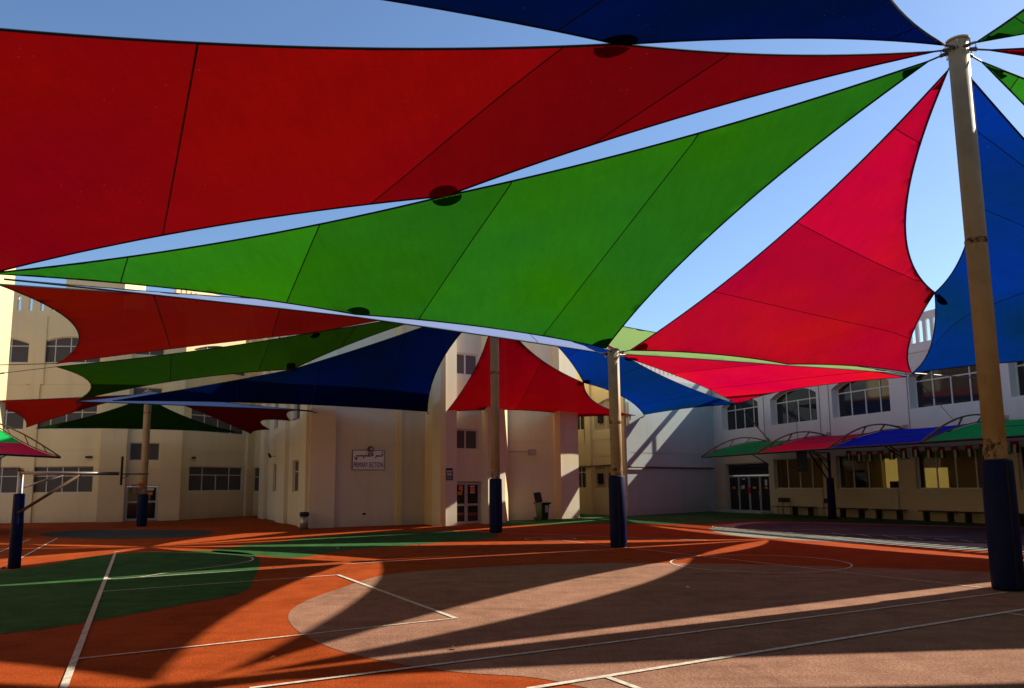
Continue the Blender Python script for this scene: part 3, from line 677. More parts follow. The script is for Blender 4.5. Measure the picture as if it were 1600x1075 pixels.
# ------------------------------------------------------------------ curved awnings on trusses
def awning(w, ua, ub, color, label, reach=4.5, zt=3.14, zw=4.1, first=True, last=True, colors2=None, bulge=.42):
    t = thing('awning', label, 'awning', (0, 0, 0), 0, 'curved awnings along the school walls')
    def prof(f, off=0):           # f 0 at the wall, 1 at the tip
        n = .12 + (reach - .12) * f; z = zw + (zt - zw) * f ** (2.2 if bulge > .3 else 1.2) + bulge * math.sin(math.pi * min(1, f * .9)) ** 1.0 * (1 - f * .55)
        return n, z + off
    NS = 14
    def cloth(f0, f1, m, sag=0):
        b = MB(); ks = 8
        rows = []
        for i in range(NS + 1):
            f = f0 + (f1 - f0) * i / NS; n, z = prof(f, -.34 * math.sin(math.pi * f) - .03)
            rows.append([w.p(ua + .08 + (ub - ua - .16) * j / ks, n, z - .05 * math.sin(math.pi * j / ks)) for j in range(ks + 1)])
        for i in range(NS):
            for j in range(ks): b.poly([rows[i][j], rows[i][j + 1], rows[i + 1][j + 1], rows[i + 1][j]])
        o = b.build('awning_cloth', m, t, smooth=True); return o
    if colors2:
        cloth(.0, .5, AWN[colors2]); cloth(.5, 1, AWN[color])
    else: cloth(.12, 1, AWN[color])
    for k, u in enumerate((ua, ub)):
        if (k == 0 and not first): continue
        b = MB(); b.tube([w.p(u, *prof(i / 16)) for i in range(17)], .032, 6)
        b.tube([w.p(u, prof(i / 16)[0], prof(i / 16)[1] - .34 * math.sin(math.pi * i / 16)) for i in range(17)], .022, 6)
        for f in (.25, .5, .75):
            n, z = prof(f); n2, z2 = prof(f + .07); b.tube([w.p(u, n, z), w.p(u, n2, z2 - .34 * math.sin(math.pi * (f + .07)))], .02, 6)
        b.build('truss', M['rust'] if k == 0 else M['rust'], t)
        b = MB(); wbox(b, w, u - .1, u + .1, .003, .05, zw - .2, zw + .2); b.build('wall_plate', M['steel'], t)
    b = MB(); n, z = prof(1); b.tube([w.p(ua, n, z - .03), w.p(ub, n, z - .03)], .045, 8); b.build('front_rail', M['black'], t)
    b = MB(); n, z = prof(.62); b.tube([w.p(ua, n, z - .40), w.p(ub, n, z - .40)], .03, 6); b.build('middle_rail', M['black'], t)
    for u in (ua + .1, ub - .1): MB().tube([w.p(u, .1, 2.75), w.p(u, 1.9, prof(.55)[1] - .42)], .028, 6).build('brace', M['black'], t)
    return t
tu = [RW.hit(px, py)[0] for px, py in ((1200, 690), (1300, 684), (1417, 681))]
DBG += [('truss', tu)]
ap = (tu[2] - tu[0]) / 2
names = ['green', 'red', 'blue', 'green', 'red']
lab = ['green curved awning over the glazed entrance doors, farthest of the row', 'red curved awning between the green and blue ones on the arcade wall',
       'blue curved awning above the bunting between red and green awnings', 'green curved awning passing behind the tall right pole, nearest in view', 'red curved awning at the near end of the arcade row']
for k in range(5):
    ua = tu[0] + ap * k
    if k == 4 and True: pass
    awning(RW, ua + .0, ua + ap - .05, names[k], lab[k])
# the leftmost green one hangs in front of the door bay
aw0 = None
awning(Wg, Wg.L - 6.2, Wg.L - 1.1, 'red', 'red and green curved awning on the wing wall at the left edge, seen edge on', 3.5, 3.15, 4.75, colors2='green', bulge=.12)

# ------------------------------------------------------------------ poles
def fit_top(base, x, y):
    d = ray(x, y); t = base.y / d.y; return EYE + d.z * t
def pole(base, h, label, weld, pad_h, r=.165, rp=.235):
    t = thing('sail_pole', label, 'pole', base, 0, 'tan steel poles holding the shade sails')
    n = 24
    MB().tube([(0, 0, pad_h * .5), (0, 0, h * .5), (0, 0, h)], r, n).build('pole', M['pole'], t, True)
    b = MB()
    for z in (weld - .035, weld, weld + .035): pass
    b.tube([(0, 0, weld - .05), (0, 0, weld - .015), (0, 0, weld + .02), (0, 0, weld + .05)], [r + .002, r + .012, r + .012, r + .002], n, cap=False); b.build('weld_band', M['peel'], t, True)
    MB().tube([(0, 0, pad_h + .02), (0, 0, pad_h + .34)], r + .004, n, cap=False).build('peeling_paint', M['peel'], t, True)
    b = MB(); b.tube([(0, 0, .01), (0, 0, .05), (0, 0, pad_h * .5), (0, 0, pad_h - .04), (0, 0, pad_h)], [rp - .02, rp, rp + .008, rp, rp - .03], 16); o = b.build('padding', M['pad'], t, True)
    b = MB(); b.box((0, -rp - .004, pad_h / 2), (.03, .012, pad_h - .1)); b.build('padding_seam', M['black'], t)
    MB().tube([(0, 0, h), (0, 0, h + .03)], r + .03, n).build('cap', M['pole'], t)
    for k in range(8):
        a = k * math.pi / 4 + .2; b = MB(); c = Vector((math.cos(a), math.sin(a), 0))
        b.tube([c * r + Vector((0, 0, h - .18)), c * (r + .10) + Vector((0, 0, h - .18)), c * (r + .10) + Vector((0, 0, h - .08)), c * r + Vector((0, 0, h - .08))], .016, 5); b.build('eye_bolt', M['steel'], t)
    return t
bA = gnd(1576, 922); bB = gnd(967, 855.3); bC = gnd(775, 832.3); bD = gnd(221, 822.5)
hA = fit_top(bA, 1500, 66); hB = fit_top(bB, 955, 547); hC = 9.0; hD = fit_top(bD, 226, 611)
pole(bA, hA, 'tallest near pole at the right with navy padding and weld band', fit_top(bA, 1527, 378), fit_top(bA, 1565, 718))
pole(bB, hB, 'tan pole standing on the centre line with blue padding, sails meeting on its top', fit_top(bB, 957, 660), fit_top(bB, 963, 743))
pole(bC, hC, 'tan pole in front of the glazed double door with navy padding', fit_top(bC, 775, 583), fit_top(bC, 775, 748))
pole(bD, hD, 'tan pole at the far left in front of the entrance bay carrying a hoop', fit_top(bD, 228, 645), fit_top(bD, 221, 772))

# ------------------------------------------------------------------ shade sails
V = Vector
A = V((bA.x, bA.y, hA - .12)); B = V((bB.x, bB.y, hB - .1)); Cc = V((bC.x, bC.y, hC - .1)); D = V((bD.x, bD.y, hD - .1))
E_ = at(-14, 427, 14.3); G = at(1425, 583, 27.5)
F_ = at(88, 568, 27.0); F2 = at(88, 573, 27.1); Q_ = at(119, 626, 31.5)
X1 = V((-11.5, 5.0, 6.2)); X3 = V((17.6, 18.4, 4.7)); X6 = V((18.7, 11.1, 5.0)); X7 = V((16, 2.6, 5.2)); X8 = V((1.5, -1.4, 5.0))
AP = at(668, 643, 35.0); AP5 = at(698, 643, 34.4); A9 = at(903, 651, 42.0); AG1 = at(993, 649, 43.3); AG2 = at(1006, 648, 43.9); AR = at(1153, 632, 44.0)
seamgrp = 'triangular shade sails stretched over the court'
def inset(corner, cen, d): return corner + (cen - corner).normalized() * d
def sail(label, color, nodes, sags, seams=(), zs=None, hub=(), anchor=None, patches=(), pr=.5, spacing=None, hem=.019, seam_r=.010, insets=.5):
    """nodes: corners in order (list of Vector); sags: inward sag of each edge as a share of its length; zs: extra drop (m) at mid edge
       hub: indices tied to a pole (corner pulled in, cable added); anchor: {index: point} for cable ends; patches: indices with a doubled corner"""
    t = thing('shade_sail', label, 'shade sail', (0, 0, 0), 0, seamgrp)
    nodes = [v.copy() for v in nodes]; cen = sum(nodes, V()) / len(nodes); N = len(nodes); zs = zs or [0] * N
    cables = []
    for k in hub:
        p = nodes[k].copy(); nodes[k] = inset(p, cen, insets if not isinstance(insets, dict) else insets[k]); cables.append((p, nodes[k]))
    for k, p in (anchor or {}).items(): cables.append((p, nodes[k]))
    bd = []
    for i in range(N):
        a, b = nodes[i], nodes[(i + 1) % N]; ch = b - a; L = ch.length; inw = (cen - (a + b) / 2); inw -= ch * (inw.dot(ch) / L / L)
        inw = inw.normalized() if inw.length > 1e-6 else V(); n = max(8, int(L / .45))
        for j in range(n):
            s = j / n; bd.append(a + ch * s + (inw * sags[i] * L - V((0, 0, zs[i]))) * 4 * s * (1 - s))
    nb = len(bd); xs = [p.x for p in bd]; ys = [p.y for p in bd]
    area = abs(sum(bd[i].x * bd[(i + 1) % nb].y - bd[(i + 1) % nb].x * bd[i].y for i in range(nb))) / 2
    h = spacing or max(.28, math.sqrt(area / 700)); pts = [V((p.x, p.y)) for p in bd]
    y = min(ys); r = 0
    while y < max(ys):
        x = min(xs) + (h / 2 if r % 2 else 0)
        while x < max(xs):
            pts.append(V((x + random.uniform(-.02, .02) * h, y))); x += h
        y += h * .866; r += 1
    res = delaunay_2d_cdt(pts, [], [list(range(nb))], 1, 1e-5)
    vs, fs, ov = res[0], res[2], res[3]
    n = len(vs); Z = np.zeros(n); fixed = np.zeros(n, bool)
    for i, orig in enumerate(ov):
        for q in orig:
            if q < nb: fixed[i] = True; Z[i] = bd[q].z; break
    nbr = [set() for _ in range(n)]
    for f in fs:
        for a in range(len(f)):
            p, q = f[a], f[(a + 1) % len(f)]; nbr[p].add(q); nbr[q].add(p)
    free = [i for i in range(n) if not fixed[i] and nbr[i]]; idx = {v: k for k, v in enumerate(free)}
    if free:
        Am = np.zeros((len(free), len(free))); bv = np.zeros(len(free))
        for k, i in enumerate(free):
            for j in nbr[i]:
                wgt = 1.0 / max(.02, (vs[i] - vs[j]).length)
                Am[k, k] += wgt
                if j in idx: Am[k, idx[j]] -= wgt
                else: bv[k] += wgt * Z[j]
        sol = np.linalg.solve(Am, bv)
        for k, i in enumerate(free): Z[i] = sol[k]
    bm = bmesh.new(); bvs = [bm.verts.new((vs[i].x, vs[i].y, Z[i])) for i in range(n)]
    for f in fs:
        try: bm.faces.new([bvs[k] for k in f])
        except ValueError: pass
    for f in bm.faces:
        f.normal_update()
        if f.normal.z < 0: f.normal_flip()
    bmesh.ops.delete(bm, geom=[v for v in bm.verts if not v.link_faces], context='VERTS')
    bvh = BVHTree.FromBMesh(bm)
    seam_obs = []; planes = []
    for (pa, pb) in seams:               # each seam: vertical cutting plane through two plan points
        pa = V((pa[0], pa[1], 0)); pb = V((pb[0], pb[1], 0)); nn = V((-(pb - pa).y, (pb - pa).x, 0)).normalized(); planes.append((pa, nn))
        g = bmesh.ops.bisect_plane(bm, geom=bm.verts[:] + bm.edges[:] + bm.faces[:], dist=1e-4, plane_co=pa, plane_no=nn)
        es = [e for e in g['geom_cut'] if isinstance(e, bmesh.types.BMEdge)]
        pset = {}
        for e in es:
            for v in e.verts: pset[tuple(round(c, 3) for c in v.co)] = v.co.copy()
        dirv = V((nn.y, -nn.x, 0)); line = sorted(pset.values(), key=lambda c: c.dot(dirv))
        if len(line) > 1: seam_obs.append(MB().tube(line, seam_r, 4).build('seam', M['webbing'], t))
    groups = {}
    for f in bm.faces:
        c = f.calc_center_median(); key = tuple((c - pa).dot(nn) > 0 for pa, nn in planes); groups.setdefault(key, []).append(f)
    for key, ff in sorted(groups.items()):
        mp = {}; mv = []; mf = []
        for f in ff:
            q = []
            for v in f.verts:
                if v.index < 0 or v not in mp: mp[v] = len(mv); mv.append(tuple(v.co))
                q.append(mp[v])
            mf.append(q)
        me = bpy.data.meshes.new('cloth_panel'); me.from_pydata(mv, [], mf); me.materials.append(FAB[color])
        for p in me.polygons: p.use_smooth = True
        o = bpy.data.objects.new('cloth_panel', me); C.objects.link(o); o.parent = t
    bm.free()
    MB().tube(bd, hem, 5, closed=True).build('edge_webbing', M['webbing'], t)
    for k in patches:
        rr = (pr[k] if isinstance(pr, dict) else pr) * .68
        b = MB(); grid = {}
        for i in range(0, 9):
            for j in range(40):
                a = 2 * math.pi * j / 40; c = nodes[k] + (cen - nodes[k]).normalized() * rr * .25
                x = c.x + rr * i / 8 * math.cos(a); yv = c.y + rr * i / 8 * math.sin(a)
                hit = bvh.ray_cast(V((x, yv, 60)), V((0, 0, -1)))
                if hit[0]: grid[i, j] = hit[0] - V((0, 0, .02))
        for i in range(8):
            for j in range(40):
                q = [(i, j), (i + 1, j), (i + 1, (j + 1) % 40), (i, (j + 1) % 40)]
                if all(z in grid for z in q): b.poly([grid[z] for z in (q if i else q[1:3] + [q[0]])])
        if b.f: b.build('corner_patch', M['patch_' + color], t)
    if cables:
        cb = MB()
        for p, q in cables:
            d = (q - p); cb.tube([p, p + d * .35], .018, 6); cb.tube([p + d * .35, p + d * .6], .032, 6); cb.tube([p + d * .6, q], .016, 6)
        cb.build('corner_cable', M['cable'], t)
    return t
for k, c in (('red', (.055, .0008, .0025)), ('crimson', (.05, .0008, .003)), ('green', (.003, .022, .0008)), ('blue', (.0008, .003, .02)), ('navy', (.0008, .002, .012)), ('red_dim', (.03, .001, .001)), ('green_dim', (.003, .008, .0006)), ('blue_dim', (.0006, .0016, .008))):
    M['patch_' + k] = fabric('doubled_%s_cloth' % k, c, tuple(v * 2.2 for v in c), tuple(v * 2 for v in c), 0.0)
def shackle(): pass
def seamset(p, q, n, ang, lo=.1, hi=.95):
    """n parallel seams spread from plan point p to q, turned by ang degrees from the perpendicular"""
    p = V((p[0], p[1], 0)); q = V((q[0], q[1], 0)); d = (q - p).normalized(); a = math.radians(90 + ang)
    s = V((d.x * math.cos(a) - d.y * math.sin(a), d.x * math.sin(a) + d.y * math.cos(a), 0)); out = []
    for k in range(n):
        c = p + (q - p) * (lo + (hi - lo) * k / max(1, n - 1)); out.append((c, c + s))
    return out
def gp(x, y, Y): return at(x, y, Y)
l12 = at(967, 69, 10.0)            # shackle between the navy and the large red sail
l23 = at(697, 306, 13.4)           # large red / large green
l3b = at(556, 491, 17.5)           # large green / far blue
l45 = at(1461, 457, 23.2)          # crimson / blue at the right
l4g = at(1231, 569, 24.6)
l910 = at(494, 519, 28.3); l1011 = at(457, 577, 29.3); l1213 = at(912, 598, 36.5); l1314 = at(985, 561, 33.5)
# --- sails on the tall near pole
sail('navy shade sail across the top of the picture, above the large red one', 'navy', [A, l12, X1, X8], [.035, .06, .08, .10], seamset(A, X1, 4, 10), hub=(0,), patches=(1, 0), pr={1: .42, 0: .5})
sail('largest red shade sail filling the upper left, above the large green one', 'red', [A, l23, E_, X1, l12], [.03, .035, .06, .055, .035], [(at(775, 85, 10.9), at(585, 310, 13.3)), (at(1080, 90, 11.5), at(900, 225, 13.2)), (at(326, 68, 7.6), at(255, 362, 13.6))], hub=(0,), patches=(1, 4, 0), pr={1: .4, 4: .42, 0: .5})
sail('largest green shade sail stretched from the tall right pole down to the middle pole', 'green', [A, B, l3b, E_, l23], [.055, .03, .03, .035, .03], [(at(203, 407, 14), at(192, 445, 14.8)), (at(506, 358, 13.6), at(446, 472, 16.8)), (at(815, 294, 13.1), at(653, 497, 18.3)), (at(1118, 218, 12.9), at(838, 526, 20.5))], hub=(0, 1), patches=(4, 2, 1, 0), pr={4: .4, 2: .4, 1: .7, 0: .5})
sail('crimson shade sail hanging between the right pole and the arcade, beside the almond shaped gap', 'crimson', [A, l45, G, l4g, B], [.075, .10, .03, .03, .055], [(at(1400, 165, 14.5), at(1432, 190, 15)), (at(1225, 342, 16.6), at(1424, 415, 21.5)), (at(1088, 463, 19), at(1415, 515, 25))], hub=(0, 4), patches=(1, 4, 0), pr={1: .4, 4: .6, 0: .5})
sail('blue shade sail behind the tall right pole, reaching past the right edge', 'blue', [A, X3, G, l45], [.012, .035, .085, .06], [(at(1535, 222, 14.5), at(1600, 190, 15)), (at(1505, 375, 17), at(1600, 340, 17)), (at(1480, 480, 24), at(1600, 450, 20))], hub=(0,), patches=(3, 0), pr={3: .4, 0: .6})
sail('narrow green shade sail running off right from the pole top, below the small red wedge', 'green', [A, X6, X3], [.05, .05, .016], seamset(A, X6, 3, 0), hub=(0,), patches=(0,), pr=.6)
sail('thin red shade sail wedge right of the pole top', 'red', [A, X7, X6], [.05, .05, .05], seamset(A, X7, 3, 0), hub=(0,), patches=(0,), pr=.6)
sail('dark green shade sail at the top right corner above the pole', 'green', [A, X8, X7], [.06, .05, .05], seamset(A, X7, 3, 0), hub=(0,), patches=(0,), pr=.8)
# --- sails on the tall far pole
sail('pale sunlit top of a blue shade sail, a sliver under the largest green one', 'blue', [Cc, E_ + V((.1, .25, -.05)), l3b + V((.0, .1, -.05)), B + V((0, .15, -.03))], [.085, .012, .012, .04], [(at(800, 510, 27), at(830, 530, 22))], hub=(3,), insets=.45)
sail('red shade sail at mid left between the long green ones, curved open end', 'red_dim', [Cc, E_ + V((-.1, .35, -.12)), F_, l910], [.04, .075, .025, .02], [(at(245, 465, 19), at(268, 530, 27.5)), (at(440, 485, 22), at(425, 520, 28))], anchor={2: Wg.p(Wg.L - 8, .02, 6.0)}, patches=(3,), pr=.27)
sail('slim dark green shade sail under the mid left red one with a rounded left end', 'green_dim', [Cc, l910, F2, Q_, l1011], [.02, .025, .17, .025, .03], [(at(268, 540, 28), at(266, 600, 30.5)), (at(420, 535, 28.3), at(400, 585, 29.8)), (at(553, 520, 28.7), at(530, 545, 29.3))], anchor={2: Wg.p(Wg.L - 4, .02, 6.1)}, patches=(1, 4), pr=.27)
sail('navy shade sail stretched low in front of the primary block', 'blue_dim', [Cc, l1011, at(176, 626, 31.8), AP], [.035, .03, .02, .09], [(at(370, 600, 30), at(372, 630, 33)), (at(502, 570, 29.3), at(486, 636, 33.5)), (at(640, 540, 29), at(596, 638, 34.6))], anchor={3: P4.p(P4.L * .25, .02, P4.hit(668, 648)[1])}, patches=(1,), pr=.27)
sail('red shade sail hung above the glazed double door, its tip passing behind the centre pole', 'red', [Cc, AP5, A9, AG1, l1213], [.08, .04, .02, .10, .08], [(at(800, 530, 29), at(700, 640, 34)), (at(860, 570, 33), at(790, 640, 39))], anchor={1: P5.p(.15, .02, P5.hit(692, 648)[1]), 2: P10.p(P10.L * .9, .02, P10.hit(904, 653)[1])}, patches=(4,), pr=.4)
sail('blue shade sail crossing behind the pole on the centre line towards the grey gable', 'blue', [Cc, l1213, AG2, AR, l1314], [.05, .05, .07, .03, .03], [(at(890, 555, 34), at(930, 540, 32)), (at(930, 610, 38), at(1000, 570, 35)), (at(985, 635, 42), at(1090, 605, 41))], anchor={2: Q2.p(Q2.hit(1007, 650)[0], .02, Q2.hit(1007, 650)[1])}, patches=(1, 4), pr=.4)
sail('bright red shade sail in front of the arcade windows, below the crimson one', 'crimson', [Cc, l1314, AR, G + V((-.1, .2, -.1))], [.03, .03, .05, .03], [(at(1050, 590, 36), at(1180, 575, 31)), (at(1100, 615, 40), at(1330, 580, 29))], anchor={2: RW.p(RW.hit(1204, 690)[0], .02, 4.1)}, patches=(1,), pr=.4)
sail('pale sunlit green shade sail seen as a sliver between the two red ones', 'green', [Cc, B + V((.1, .15, -.03)), l4g + V((0, .1, -.03)), G + V((0, .1, -.03))], [.05, .012, .012, .068], [], hub=(1,), insets=.5)
# --- sails on the far left pole
R_ = at(488, 642, 33.2)
sail('lavender sunlit sliver of a blue shade sail over the far left pole', 'blue', [D + V((0, .3, .12)), Q_ + V((-.2, .3, 0)), R_], [.06, .012, .06], [])
sail('small red shade sail at the left edge above the hoop', 'red_dim', [D, at(-60, 628, 33), at(41, 668, 38)], [.01, .16, .03], [(at(115, 630, 35), at(122, 655, 37))], hub=(0,))
sail('small dark green shade sail fanning below the far left pole top', 'green_dim', [D, at(56, 669, 38), at(165, 669, 40.5), at(376, 676, 44.5)], [.06, .02, .02, .06], [], hub=(0,))
sail('small dark red shade sail with a scalloped end near the primary block', 'red_dim', [D, at(393, 678, 44), at(421, 671, 41.5), at(453, 657, 36.5), at(487, 643, 33.4)], [.03, .10, .16, .16, .02], [], hub=(0,), anchor={4: P1.p(.25, .02, 5.0), 3: Pm.p(Pm.L - 2.5, .02, 5.0)})
# --- unseen sails added behind the viewpoint to keep skylight off the court
A2 = V((-9, -9, 9.3)); A3 = V((13, -9, 9.3)); Y1 = V((-22, -3, 5.2)); Y2 = V((-16, -17, 5.2)); Y3 = V((2, -17, 5)); Y4 = V((24, -15, 5)); Y5 = V((25, -1, 5))
for ki, (nm, c_, nn) in enumerate((('navy', 'navy', [A2, X1, X8]), ('red', 'red', [A2, X8, Y3]), ('green', 'green', [A2, Y3, Y2]), ('red', 'red', [A2, Y2, Y1]), ('green', 'green', [A2, Y1, X1]), ('green', 'green', [A3, X7, X8]), ('red', 'red', [A3, X8, Y3]), ('navy', 'navy', [A3, Y3, Y4]), ('red', 'red', [A3, Y4, Y5]), ('green', 'green', [A3, Y5, X7]), ('red', 'red', [X1, E_, Y1 + V((0, 10, 2))]))):
    wh = ('over the left rear of the court, towards the near left corner', 'straight behind the viewpoint, left rear pole', 'at the back wall, left rear pole', 'in the far rear left corner', 'along the left wall behind the wing', 'right of the viewpoint, right rear pole', 'behind the viewpoint, right rear pole', 'at the back wall, right rear pole', 'in the rear right corner', 'along the right wall, right rear pole', 'beside the left wing, outside the left edge')[ki]
    sail(nm + ' shade sail added out of view to cut ambient light, ' + wh, c_, nn, [.04, .04, .04])
# long stay cables
st = MB(); st.tube([G, RW.p(RW.hit(1534, 596)[0], 0, 5.9)], .02, 5); st.tube([G + V((.0, 0, 0)), RW.p(RW.hit(1490, 650)[0], .02, 4.3)], .012, 5)
tag(st.build('stay_cable', M['cable']), 'thin steel stay cables running from the sail corner to the arcade wall', 'cable')
for k, (p, q, lb) in enumerate(((AR, RW.p(RW.hit(1204, 692)[0], .02, 4.0), 'thin cable from the bright red sail tip down to the arcade wall'), (at(1290, 652, 40), RW.p(RW.hit(1417, 688)[0], .02, 4.2), 'long thin cable crossing the arcade wall below the upper windows'))):
    b = MB(); b.tube([p, q], .016, 5); tag(b.build('stay_cable', M['cable']), lb, 'cable')

# ------------------------------------------------------------------ basketball hoops
hp = gnd(22, 888)
HT_ = thing('basketball_hoop', 'grey steel basketball hoop post with navy padding at left, arm reaching right', 'hoop', hp, 0, 'basketball hoops on the court')
zt = fit_top(hp, 33, 735)
dirv = (at(190, 735, 18.76) - at(33, 735, hp.y)); dirv.z = 0; Lh = dirv.length; dirv.normalize(); side = V((-dirv.y, dirv.x, 0))
zp = fit_top(hp, 28, 771)
MB().tube([(0, 0, zp * .4), (0, 0, zt)], .065, 16).build('post', M['steel'], HT_, True)
MB().tube([(0, 0, zt), (0, 0, zt + .05)], .10, 12).build('post_cap', M['rust'], HT_)
MB().tube([(0, 0, .0), (0, 0, .04), (0, 0, zp - .03), (0, 0, zp)], [.115, .13, .12, .10], 14).build('padding', M['pad'], HT_, True)
for s in (-.09, .09): MB().tube([side * s + V((0, 0, zt - .06)), side * s + dirv * (Lh - .05) + V((0, 0, zt - .08))], .04, 10).build('arm', M['steel'], HT_, True)
MB().tube([side * -.1 + V((0, 0, zp - .45)), side * -.09 + dirv * Lh * .58 + V((0, 0, zt - .1))], .035, 8).build('brace', M['rust'], HT_, True)
MB().tube([side * .1 + V((0, 0, zp + .12)), side * .09 + dirv * Lh * .42 + V((0, 0, zt - .1))], .028, 8).build('brace', M['steel'], HT_, True)
zb = zt - .02; zr = zt - .09
def frame_box(c, sz, m, nm, parent, bev=0):
    mt = Matrix(((dirv.x, side.x, 0, 0), (dirv.y, side.y, 0, 0), (0, 0, 1, 0), (0, 0, 0, 1))); return MB().box(c, sz, mt).build(nm, m, parent, bevel=bev)
frame_box((Lh, 0, zb), (.05, 1.05, .68), M['black'], 'backboard', HT_, .01)
b = MB(); c0 = dirv * (Lh + .38) + V((0, 0, zr)); b.tube([c0 + dirv * .225 * math.cos(a) + side * .225 * math.sin(a) for a in [2 * math.pi * k / 24 for k in range(24)]], .012, 6, closed=True)
b.tube([dirv * (Lh + .03) + side * .12 + V((0, 0, zr)), c0 - dirv * .15 + side * .17], .012, 6); b.tube([dirv * (Lh + .03) - side * .12 + V((0, 0, zr)), c0 - dirv * .15 - side * .17], .012, 6)
b.tube([dirv * (Lh + .03) + V((0, 0, zr - .12)), c0 - dirv * .2], .01, 6); b.build('rim', M['black'], HT_)
# hoop bracketed to the far left pole
HD = thing('basketball_hoop', 'small orange rim and net fixed low on the far left pole', 'hoop', bD, 0, 'basketball hoops on the court')
zr2 = fit_top(bD, 221, 757); c0 = V((-.05, -.45, zr2)); rr = .28
MB().tube([c0 + V((rr * math.cos(2 * math.pi * k / 24), rr * math.sin(2 * math.pi * k / 24), 0)) for k in range(24)], .018, 6, closed=True).build('rim', M['orange_rim'], HD)
MB().box((-.03, -.19, zr2 + .02), (.2, .06, .16)).build('bracket', M['orange_rim'], HD)
b = MB()
for k in range(12):
    for dd in (1, -1):
        pts = []
        for i in range(5):
            a = 2 * math.pi * (k + dd * i * .5) / 12; rad = rr * (1 - .11 * i); pts.append(c0 + V((rad * math.cos(a), rad * math.sin(a), -.10 * i)))
        b.tube(pts, .008, 4)
b.build('net', M['net'], HD)
# hoop far right
h3 = gnd(1301, 811)
H3 = thing('basketball_hoop', 'dark basketball hoop post before the arcade wall, flat arm pointing left', 'hoop', h3, 0, 'basketball hoops on the court')
z3 = fit_top(h3, 1294, 706)
MB().tube([(0, 0, .8), (0, 0, z3)], .07, 12).build('post', M['black'], H3, True)
MB().tube([(0, 0, 0), (0, 0, 1.9), (0, 0, 1.95)], [.19, .17, .12], 12).build('padding', M['pad'], H3, True)
for s in (-.1, .1): MB().tube([(0, s, z3 - .04), (-1.25, s, z3 - .03)], .04, 8).build('arm', M['steel'], H3)
MB().tube([(0, .1, 1.75), (-.85, .1, z3 - .06)], .04, 8).build('brace', M['black'], H3); MB().tube([(0, -.1, 2.1), (-.6, -.1, z3 - .06)], .03, 8).build('brace', M['black'], H3)
MB().box((-1.3, 0, z3 - .45), (.04, 1.25, .95)).build('backboard', M['black'], H3, bevel=.01)
b = MB(); c0 = V((-1.62, 0, z3 - .75)); b.tube([c0 + V((.25 * math.cos(2 * math.pi * k / 20), .25 * math.sin(2 * math.pi * k / 20), 0)) for k in range(20)], .014, 6, closed=True); b.build('rim', M['orange_rim'], H3)

# ------------------------------------------------------------------ signs
SG = thing('sign_board', 'white sign reading PRIMARY SECTION in Arabic and English on the beige wall', 'sign')
u0, u1, z0, z1 = P2.rect(550.5, 599.5, 704, 733.5)
b = MB(); wbox(b, P2, u0, u1, .01, .05, z0, z1); b.build('board', M['sign_white'], SG, bevel=.008)
b = MB()
for a_, b_, c_, d_ in ((u0, u1, z0 - .02, z0), (u0, u1, z1, z1 + .02), (u0 - .02, u0, z0 - .02, z1 + .02), (u1, u1 + .02, z0 - .02, z1 + .02)): wbox(b, P2, a_, b_, .005, .06, c_, d_)
b.build('sign_frame', M['rust'], SG)
def text(body, w, uc, zc, width, height, n, m, parent, name='lettering', font=None, bold=0.0):
    cu = bpy.data.curves.new(name, 'FONT'); cu.body = body; cu.align_x = 'CENTER'; cu.align_y = 'CENTER'; cu.extrude = .003; cu.size = 1; cu.offset = bold
    tmp = bpy.data.objects.new('tmp', cu); C.objects.link(tmp); dg = bpy.context.evaluated_depsgraph_get(); dg.update()
    me = bpy.data.meshes.new_from_object(tmp.evaluated_get(dg)); bpy.data.objects.remove(tmp)
    xs = [v.co.x for v in me.vertices]; ys = [v.co.y for v in me.vertices]
    sx = width / (max(xs) - min(xs)); sy = height / (max(ys) - min(ys)); cx = (max(xs) + min(xs)) / 2; cy = (max(ys) + min(ys)) / 2
    for v in me.vertices:
        v.co = w.p(uc + (v.co.x - cx) * sx, n + v.co.z, zc + (v.co.y - cy) * sy)
    me.name = name; me.materials.clear(); me.materials.append(m); o = bpy.data.objects.new(name, me); C.objects.link(o); o.parent = parent; return o
uc = (u0 + u1) / 2; wd = u1 - u0; ht = z1 - z0
text('PRIMARY SECTION', P2, uc, z0 + ht * .24, wd * .93, ht * .28, .056, M['ink'], SG, bold=.0)
